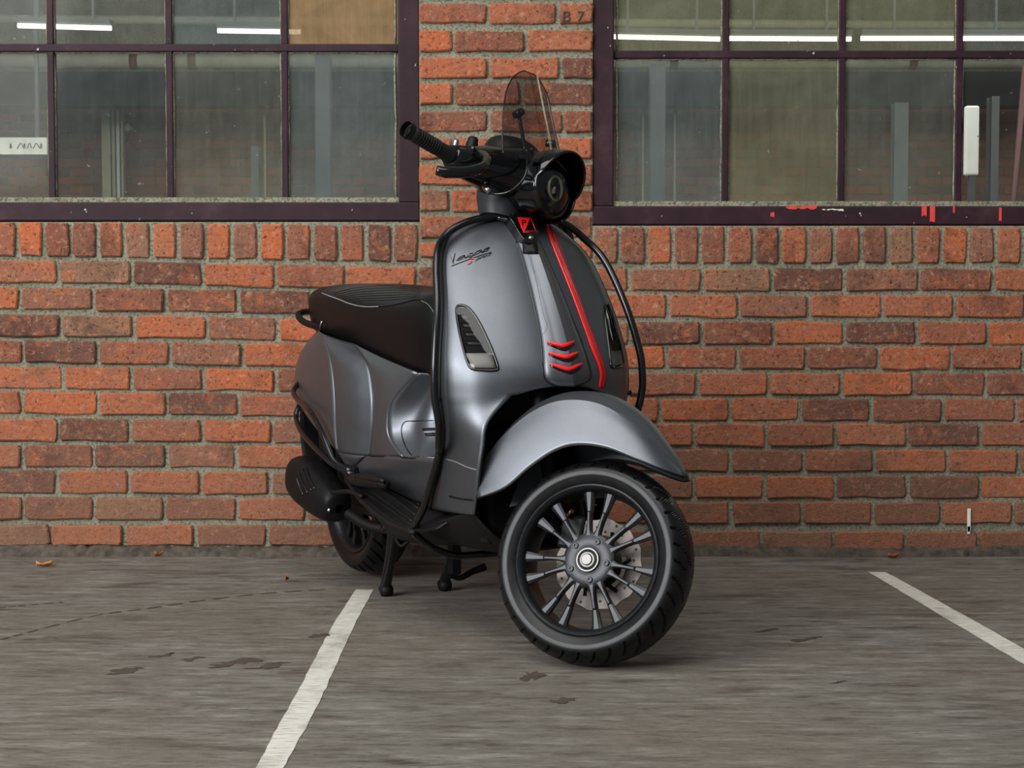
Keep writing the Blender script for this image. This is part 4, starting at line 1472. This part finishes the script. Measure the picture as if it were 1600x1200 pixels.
RIM = mb_mesh(MB().lathe([(0.1655, -0.040), (0.1700, -0.0485), (0.1690, -0.0515), (0.1655, -0.0525), (0.1615, -0.0500), (0.1565, -0.0430), (0.1535, -0.0330), (0.1500, -0.010), (0.1490, 0.010), (0.152, 0.030), (0.160, 0.045), (0.169, 0.050), (0.169, 0.040), (0.158, 0.030), (0.1545, 0.0), (0.158, -0.030), (0.1655, -0.040)], 96), 'front_wheel', 'rim')
HUBM = mb_mesh(MB().lathe([(0.0, -0.0375), (0.026, -0.0375), (0.030, -0.0395), (0.054, -0.0385), (0.0605, -0.0355), (0.0615, -0.030), (0.058, -0.018), (0.03, -0.010), (0.028, 0.05), (0.0, 0.05)], 60), 'hub', 'rim')
NUTM = mb_mesh(MB().lathe([(0.0, -0.049), (0.0115, -0.049), (0.013, -0.0475), (0.0135, -0.0455), (0.017, -0.0452), (0.0185, -0.0435), (0.020, -0.0400), (0.0235, -0.0435), (0.0265, -0.0435), (0.0280, -0.0385)], 40), 'hub_nut', 'nut')
BOLTM = mb_mesh(MB().lathe([(0.0, -0.0395), (0.0028, -0.0395), (0.0030, -0.0425), (0.0062, -0.0428), (0.0068, -0.0415), (0.0068, -0.0375), (0.0092, -0.0372), (0.0098, -0.0392), (0.0108, -0.0392), (0.0112, -0.0365)], 24), 'bolt', 'rim')
# spoke: blade running out from the hub, widening to a faceted paddle at the rim
sp_st = [(0.050, 0.0150, -0.0375, 0.016), (0.060, 0.0085, -0.0378, 0.016), (0.070, 0.0056, -0.0375, 0.018), (0.090, 0.0040, -0.0365, 0.020), (0.108, 0.0046, -0.0350, 0.020),
         (0.112, 0.0060, -0.0325, 0.018), (0.132, 0.0090, -0.0325, 0.018), (0.1545, 0.0125, -0.0345, 0.018)]
sp = MB()
rows = []
for r, w, yf, dp in sp_st:
    rows.append([(-w, yf + 0.0025, r), (-w * 0.45, yf, r), (w * 0.45, yf, r), (w, yf + 0.0025, r), (w * 0.8, yf + dp, r), (-w * 0.8, yf + dp, r)])
sp.grid(np.array(rows), closed=True)
k_ = len(rows) - 1
sp.f.append(tuple(range(6)))
sp.f.append(tuple(k_ * 6 + i for i in range(6))[::-1])
SPM = mb_mesh(sp, 'spoke', 'rim', 22)
dm = MB()
DN = 72
disc_rows = []
for k in range(DN + 1):
    a = 2 * math.pi * k / DN
    wob = 0.0022 * math.cos(a * 12)
    disc_rows.append([(r * math.cos(a), y, r * math.sin(a)) for r, y in ((0.066, -0.002), (0.103 + wob, -0.002), (0.103 + wob, 0.002), (0.066, 0.002), (0.066, -0.002))])
dm.grid(disc_rows)
DISCM = mb_mesh(dm, 'brake_disc', 'disc')
hole = MB()
for k in range(24):
    a = 2 * math.pi * k / 24
    r = (0.074, 0.084, 0.094)[k % 3]
    hole.lathe([(0.0, -0.0026), (0.0032, -0.0026), (0.0034, -0.0015)], 10, (r * math.cos(a), 0, r * math.sin(a)))
HOLEM = mb_mesh(hole, 'disc_holes', 'black_matt')
carr = MB().lathe([(0.02, 0.0), (0.05, 0.0), (0.055, 0.003), (0.02, 0.006)], 40)
for k in range(6):
    a = 2 * math.pi * k / 6
    carr.tube([(0.045 * math.cos(a), 0.002, 0.045 * math.sin(a)), (0.078 * math.cos(a + 0.3), 0.0, 0.078 * math.sin(a + 0.3))], 0.005, 6, smooth=0)
CARM = mb_mesh(carr, 'disc_carrier', 'black_matt')


def make_wheel(name, mtx, disc_y):
    w = bpy.data.objects.new(name, RIM)
    COL.objects.link(w)
    w.parent = scooter
    w.matrix_local = mtx

    def sub(nm, me, m4=None):
        o = bpy.data.objects.new(nm, me)
        COL.objects.link(o)
        o.parent = w
        if m4 is not None:
            o.matrix_local = m4
        return o

    sub('tyre', TYRE)
    sub('hub', HUBM)
    sub('hub_nut', NUTM)
    for k in range(7):
        for s in (-9.6, 9.6):
            sub('spoke', SPM, Matrix.Rotation(math.radians(k * 360 / 7 + s - 3), 4, 'Y'))
    for k in range(5):
        a = math.radians(k * 72 + 18)
        sub('bolt', BOLTM, Matrix.Translation((0.0445 * math.sin(a), 0, 0.0445 * math.cos(a))))
    if disc_y is not None:
        d = sub('brake_disc', DISCM, Matrix.Translation((0, disc_y, 0)))
        sub('disc_holes', HOLEM, Matrix.Translation((0, disc_y, 0)))['kind'] = 'stuff'
        sub('disc_carrier', CARM, Matrix.Translation((0, disc_y, 0)))
    return w


WC = np.array([1.3254, 0.0, 0.2326])
R4 = Matrix.Rotation(SDEL, 4, Vector(SAX))
# settle the tyre on the floor
vz = np.array([v.co[:] for v in TYRE.vertices])
drop = (SORG[2] + (SROT @ ((vz + WC) - SORG).T)[2]).min()
FW = Matrix.Translation(Vector(SORG)) @ R4 @ Matrix.Translation(Vector(WC - SORG))
FW = Matrix.Translation((0, 0, -drop)) @ FW
fwheel = make_wheel('front_wheel', FW, 0.028)
rwheel = make_wheel('rear_wheel', Matrix.Translation((0.005, 0, 0.2415)), None)


def SP_(mb):
    return mb.map(ST)


# fork arm, shock, caliper on the far side of the wheel
SP_(MB().tube([(1.3254, 0.05, 0.2326), (1.3254, 0.078, 0.2326), (1.29, 0.082, 0.26), (1.22, 0.082, 0.30), (1.17, 0.075, 0.36), (1.14, 0.04, 0.47), (1.10, 0.0, 0.60), (0.95, 0, 1.0)], [0.022, 0.022, 0.022, 0.022, 0.024, 0.024, 0.024, 0.022], 12)).build('fork_arm', 'black_matt', scooter)
SP_(MB().tube([(1.25, 0.075, 0.27), (1.16, 0.06, 0.50)], 0.022, 12, smooth=0)).build('front_shock', 'black_matt', scooter)
cal = SP_(MB().box((1.245, 0.045, 0.285), (0.06, 0.045, 0.08))).build('brake_caliper', 'black_matt', scooter, smooth=False, bevel=0.008)
SP_(MB().tube([(1.243, 0.012, 0.335), (1.232, 0.012, 0.315)], 0.006, 8, smooth=0)).build('bleed_fitting', 'gold', cal)
SP_(MB().tube([(1.24, 0.03, 0.325), (1.21, 0.03, 0.37), (1.17, 0.035, 0.46), (1.12, 0.02, 0.56)], 0.005, 8)).build('brake_hose', 'black_matt', cal)

# ---- front fender (turned with the wheel)
fe_low = [(1.043, 0.315), (1.113, 0.348), (1.166, 0.403), (1.220, 0.448), (1.271, 0.468), (1.341, 0.470), (1.415, 0.455), (1.470, 0.444), (1.502, 0.442)]
fe_sh = [(1.030, 0.345), (1.038, 0.405), (1.075, 0.468), (1.133, 0.530), (1.200, 0.565), (1.285, 0.570), (1.370, 0.540), (1.440, 0.492), (1.500, 0.447)]
fe_top = [(1.022, 0.350), (1.028, 0.420), (1.060, 0.495), (1.122, 0.565), (1.198, 0.602), (1.290, 0.604), (1.378, 0.568), (1.450, 0.508), (1.505, 0.447)]
fw_lo = [0.070, 0.083, 0.089, 0.091, 0.091, 0.089, 0.080, 0.060, 0.020]
fw_sh = [0.060, 0.066, 0.070, 0.071, 0.070, 0.066, 0.055, 0.040, 0.012]
ft = []
for (lx, lz), (sx, sz), (tx, tz), wl, ws in zip(fe_low, fe_sh, fe_top, fw_lo, fw_sh):
    mdx, mdz = (lx + sx) / 2, (lz + sz) / 2
    ft.append([(tx, 0, tz), (tx * 0.75 + sx * 0.25, -ws * 0.5, tz * 0.72 + sz * 0.28), (sx, -ws, sz), (sx * 0.7 + lx * 0.3, -(ws * 0.62 + wl * 0.38) - 0.001, sz * 0.7 + lz * 0.3), (sx * 0.3 + lx * 0.7, -(ws * 0.25 + wl * 0.75) - 0.001, sz * 0.3 + lz * 0.7), (lx, -wl, lz)])
ft = np.array(ft)
topG = patch(ft[:, :3], 6, 4)
sideG = patch(ft[:, 2:], 6, 4)
fm_ = MB().grid(topG).grid(sideG).mirror()
SP_(fm_)
fender = fm_.build('front_fender', 'paint', scooter, merge=0.0004, solid=0.004, angle=17)
lipG = MB().tube(crs(np.array([(x, -w, z) for (x, z), w in zip(fe_low, fw_lo)]), 4), 0.0028, 6, smooth=0).mirror()
SP_(lipG).build('fender_lip', 'black_matt', fender)

# ---- handlebar
hb = []
for y, cx, cz, rx, rz in ((-0.235, 0.868, 1.072, 0.022, 0.022), (-0.205, 0.875, 1.072, 0.034, 0.034), (-0.15, 0.890, 1.085, 0.048, 0.046), (-0.10, 0.905, 1.095, 0.066, 0.054), (-0.05, 0.925, 1.102, 0.092, 0.066), (0.0, 0.932, 1.104, 0.104, 0.072),
                          (0.05, 0.925, 1.102, 0.092, 0.066), (0.10, 0.905, 1.095, 0.066, 0.054), (0.15, 0.890, 1.085, 0.048, 0.046), (0.205, 0.875, 1.072, 0.034, 0.034), (0.235, 0.868, 1.072, 0.022, 0.022)):
    row = []
    for a in np.linspace(0, 2 * math.pi, 21)[:-1]:
        ca, sa = math.cos(a), math.sin(a)
        row.append((cx + rx * np.sign(ca) * abs(ca) ** 0.8, y, cz + rz * np.sign(sa) * abs(sa) ** 0.8))
    hb.append(row)
hbm = MB().grid(crs(np.array(hb), 4), closed=True)
n_ = len(hbm.v)
hbm.f.append(tuple(range(20)))
hbm.f.append(tuple(range(n_ - 20, n_)))
SP_(hbm)
bars = hbm.build('handlebar_cover', 'black_gloss', scooter)
hb_tree = hbm.bvh()
# dashboard hump behind the screen
dash = []
for t, rx, ry in ((0, 0.075, 0.075), (0.5, 0.070, 0.070), (0.85, 0.052, 0.055), (1.0, 0.02, 0.02)):
    dash.append([(0.905 + rx * math.cos(a) - 0.012 * t, ry * math.sin(a), 1.150 + 0.052 * t) for a in np.linspace(0, 2 * math.pi, 25)[:-1]])
SP_(MB().grid(crs(np.array(dash), 3), closed=True)).build('dashboard', 'black_matt', bars)
# steering stem cover below the handlebar
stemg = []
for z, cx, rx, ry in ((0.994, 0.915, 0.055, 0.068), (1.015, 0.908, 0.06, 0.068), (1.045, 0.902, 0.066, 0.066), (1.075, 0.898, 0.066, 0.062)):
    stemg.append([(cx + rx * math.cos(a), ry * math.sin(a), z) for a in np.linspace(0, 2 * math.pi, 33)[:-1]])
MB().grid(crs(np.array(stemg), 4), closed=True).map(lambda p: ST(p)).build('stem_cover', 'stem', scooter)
for s in (-1, 1):
    f_ = (lambda m: SP_(m)) if s == -1 else (lambda m: SP_(m.mirror(False)))
    gA, gB = np.array([0.868, -0.225, 1.073]), np.array([0.818, -0.372, 1.081])
    g = f_(MB().tube([gA, gA * 0.75 + gB * 0.25, gA * 0.4 + gB * 0.6, gA * 0.12 + gB * 0.88], [0.0215, 0.0178, 0.0172, 0.0178], 18, smooth=3)).build('grip', 'grip', bars)
    for k in range(9):
        t = 0.36 + 0.05 * k
        c = gA * (1 - t) + gB * t
        dd = (gB - gA) / np.linalg.norm(gB - gA)
        f_(MB().tube([c - dd * 0.0012, c + dd * 0.0012], 0.0187, 18, smooth=0)).build('grip_rib', 'grip', g)
    dd = (gB - gA) / np.linalg.norm(gB - gA)
    c = gA * 0.1 + gB * 0.9
    f_(MB().tube([c, c + dd * 0.006, c + dd * 0.010, c + dd * 0.016], [0.0195, 0.0205, 0.018, 0.0195], 20, smooth=0, cap=False).tube([c, c + dd * 0.004], 0.0125, 16, smooth=0)).build('bar_end', 'black_dirty', bars)
    f_(MB().tube([(0.862, -0.205, 1.076), (0.872, -0.235, 1.074)], [0.028, 0.024], 16, smooth=0)).build('switch_housing', 'black_matt', bars)
    lv_ = f_(MB().tube([(0.880, -0.175, 1.098), (0.925, -0.195, 1.092), (0.958, -0.225, 1.070), (0.972, -0.262, 1.040), (0.956, -0.300, 1.014), (0.924, -0.330, 1.000), (0.905, -0.345, 0.998)], [0.011, 0.012, 0.012, 0.012, 0.013, 0.0135, 0.011], 12)).build('brake_lever', 'black_gloss', bars)
    f_(MB().box((0.885, -0.185, 1.095), (0.05, 0.05, 0.03))).build('lever_clamp', 'black_gloss', bars, smooth=False, bevel=0.008)
    bp = np.array([0.862, -0.215, 1.114])
    f_(MB().lathe([(0, 0.006), (0.005, 0.005), (0.0075, 0.0), (0.0075, -0.02)], 14, tuple(bp), 'z')).build('clamp_bolt', 'steel', bars)
    f_(MB().lathe([(0, 0.016), (0.010, 0.015), (0.013, 0.010), (0.013, 0.003), (0.015, 0.0), (0.015, -0.03)], 18, (0.860, -0.135, 1.140), 'z')).build('mirror_plug', 'black_matt', bars)
    # windscreen bracket
    br = f_(MB().tube([(0.990, -0.098, 1.128), (0.968, -0.098, 1.180), (0.946, -0.099, 1.232)], 0.0048, 8, smooth=2)).build('screen_bracket', 'black_tube', bars)
    for q in ((0.990, -0.098, 1.140), (0.944, -0.099, 1.233)):
        f_(MB().tube([(q[0] - 0.010, q[1] + 0.006, q[2]), (q[0] + 0.012, q[1] - 0.008, q[2] + 0.003)], [0.010, 0.0095], 12, smooth=0)).build('knob', 'black_gloss', br)
        f_(MB().lathe([(0, 0.003), (0.004, 0.0025), (0.005, 0)], 12, (0, 0, 0), 'x').map(lambda p, q=q: np.array(q) + np.array([0.0125, -0.0085, 0.003]) + p)).build('screw', 'steel', br)
# brake hose and banjo fitting
SP_(MB().tube([(0.925, -0.125, 1.030), (0.950, -0.128, 1.022), (0.985, -0.128, 1.032), (1.008, -0.122, 1.065), (1.005, -0.112, 1.105), (0.992, -0.10, 1.135)], 0.0036, 8)).build('brake_hose', 'black_tube', bars)
SP_(MB().tube([(0.912, -0.122, 1.040), (0.930, -0.126, 1.026)], [0.0085, 0.0075], 10, smooth=0)).build('hose_fitting', 'steel', bars)

# headlight
HC = np.array([1.018, 0, 1.086])
tilt = math.radians(-4)
RH = np.array([[math.cos(tilt), 0, math.sin(tilt)], [0, 1, 0], [-math.sin(tilt), 0, math.cos(tilt)]])
yaw_ = math.radians(-9)
RH = np.array([[math.cos(yaw_), -math.sin(yaw_), 0], [math.sin(yaw_), math.cos(yaw_), 0], [0, 0, 1]]) @ RH
HL = lambda m: SP_(m.map(lambda p: HC + RH @ p))
ell = lambda m: m.map(lambda p: p * np.array([1, 0.98, 1]))
hl = HL(MB().lathe([(0.030, -0.07), (0.062, -0.05), (0.072, -0.015), (0.0745, 0.012), (0.070, 0.016), (0.066, 0.012)], 40, axis='x')).build('headlight', 'black_gloss', bars)
hl.parent = scooter
HL(MB().lathe([(0.0, -0.028), (0.03, -0.024), (0.05, -0.010), (0.064, 0.010)], 40, axis='x')).build('headlight_bowl', 'hl_bowl', hl)
HL(MB().lathe([(0.023, 0.016), (0.026, 0.020), (0.030, 0.020), (0.033, 0.016), (0.030, 0.010), (0.026, 0.010), (0.023, 0.016)], 40, axis='x')).build('daylight_ring', 'hl_ring', hl)
HL(MB().lathe([(0.0, 0.018), (0.012, 0.014), (0.020, 0.004), (0.023, -0.01)], 30, axis='x')).build('projector_lens', 'chrome', hl)
HL(MB().lathe([(0.0, 0.040), (0.03, 0.036), (0.052, 0.026), (0.067, 0.011)], 40, axis='x')).build('headlight_glass', 'clear', hl)
HL(MB().box((-0.004, 0, -0.045), (0.008, 0.07, 0.012)).box((-0.004, 0, 0.045), (0.008, 0.08, 0.01))).build('bowl_bezel', 'black_matt', hl, smooth=False)
# hood round the headlight
hood = []
for k in range(41):
    a = math.radians(-60 + 300 * k / 40)      # from lower right over the top to lower left
    up_ = max(0.0, math.sin(a))
    prot = 0.022 + 0.042 * up_ ** 0.7
    fl_ = 1.0 + 0.06 * up_
    hood.append([(-0.050, 0.080 * math.cos(a), 0.080 * math.sin(a)), (-0.01, 0.084 * math.cos(a) * fl_, 0.084 * math.sin(a) * fl_), (prot * 0.6, 0.086 * math.cos(a) * fl_, 0.084 * math.sin(a) * fl_), (prot, 0.083 * math.cos(a) * fl_, 0.079 * math.sin(a) * fl_)])
HL(MB().grid(patch(hood, 1, 4))).build('headlight_hood', 'black_gloss', hl, solid=0.005)
# flank of the handlebar nose beside the headlight
SP_(MB().tube([(0.90, 0, 1.090), (0.96, 0, 1.090), (1.00, 0, 1.087)], [0.070, 0.080, 0.074], 36, smooth=3)).build('headlight_housing', 'black_matt', bars)

# windscreen
ws_l = [(786, 246), (785, 220), (785, 190), (787, 165), (791, 143), (798, 126), (808, 115), (819, 110.5), (828, 109.5)]
ws_r = [(880, 246), (875, 230), (872, 208), (870, 184), (866, 160), (859, 139), (851, 124), (841, 114), (832, 110)]


def screen_pt(px, py):
    """Point of the bent screen: x = c(z) - k y^2 in the handlebar frame, met by the ray."""
    o, d = local_ray(px, py)
    o = SORG + SROT.T @ (o - SORG)
    d = SROT.T @ d
    f = lambda t: (o + d * t)[0] - (1.006 - (o + d * t)[2] * 0.47 + 1.19 * 0.47 - 1.9 * (o + d * t)[1] ** 2)
    ts = np.linspace(2.5, 5.5, 601)
    vals = [f(t) for t in ts]
    for i in range(600):
        if vals[i] * vals[i + 1] <= 0:
            lo_, hi_ = ts[i], ts[i + 1]
            for _ in range(40):
                mid_t = (lo_ + hi_) / 2
                if f(lo_) * f(mid_t) <= 0:
                    hi_ = mid_t
                else:
                    lo_ = mid_t
            return o + d * lo_
    k = int(np.argmin(np.abs(vals)))
    return o + d * ts[k]


EL = crs(np.array([screen_pt(*p) for p in ws_l]), 3)
EL[:, 1] *= np.linspace(1, 1, len(EL)) * np.clip((len(EL) - 1 - np.arange(len(EL))) / 3, 0.2, 1) ** 0.5
ER = EL * np.array([1, -1, 1])
wsr = []
for q, (a_, b_) in enumerate(zip(EL, ER)):
    row = []
    for u in np.linspace(0, 1, 19):
        y, z = a_[1] * (1 - u) + b_[1] * u, a_[2] * (1 - u) + b_[2] * u
        z += 0.035 * 4 * u * (1 - u) * max(0, 1 - q / 8) ** 1.5
        row.append((1.006 - (z - 1.19) * 0.47 - 1.9 * y * y, y, z))
    row[0], row[-1] = tuple(a_), tuple(b_)
    wsr.append(row)
wm_ = MB().grid(wsr)
SP_(wm_)
ws = wm_.build('windscreen', 'screen', scooter)
wsr = np.array(wsr)
edge = [wsr[i][0] for i in range(len(wsr))] + [wsr[i][-1] for i in range(len(wsr) - 1, -1, -1)]
SP_(MB().tube(edge, 0.0016, 6, smooth=0)).build('screen_edge', 'lens', ws)
# warning sticker on the stem side
SP_(MB().add([(0.905, -0.098, 1.052), (0.918, -0.100, 1.040), (0.921, -0.100, 1.056)], [(0, 1, 2)])).build('warning_sticker', 'sticker', bars, smooth=False, solid=0.001)
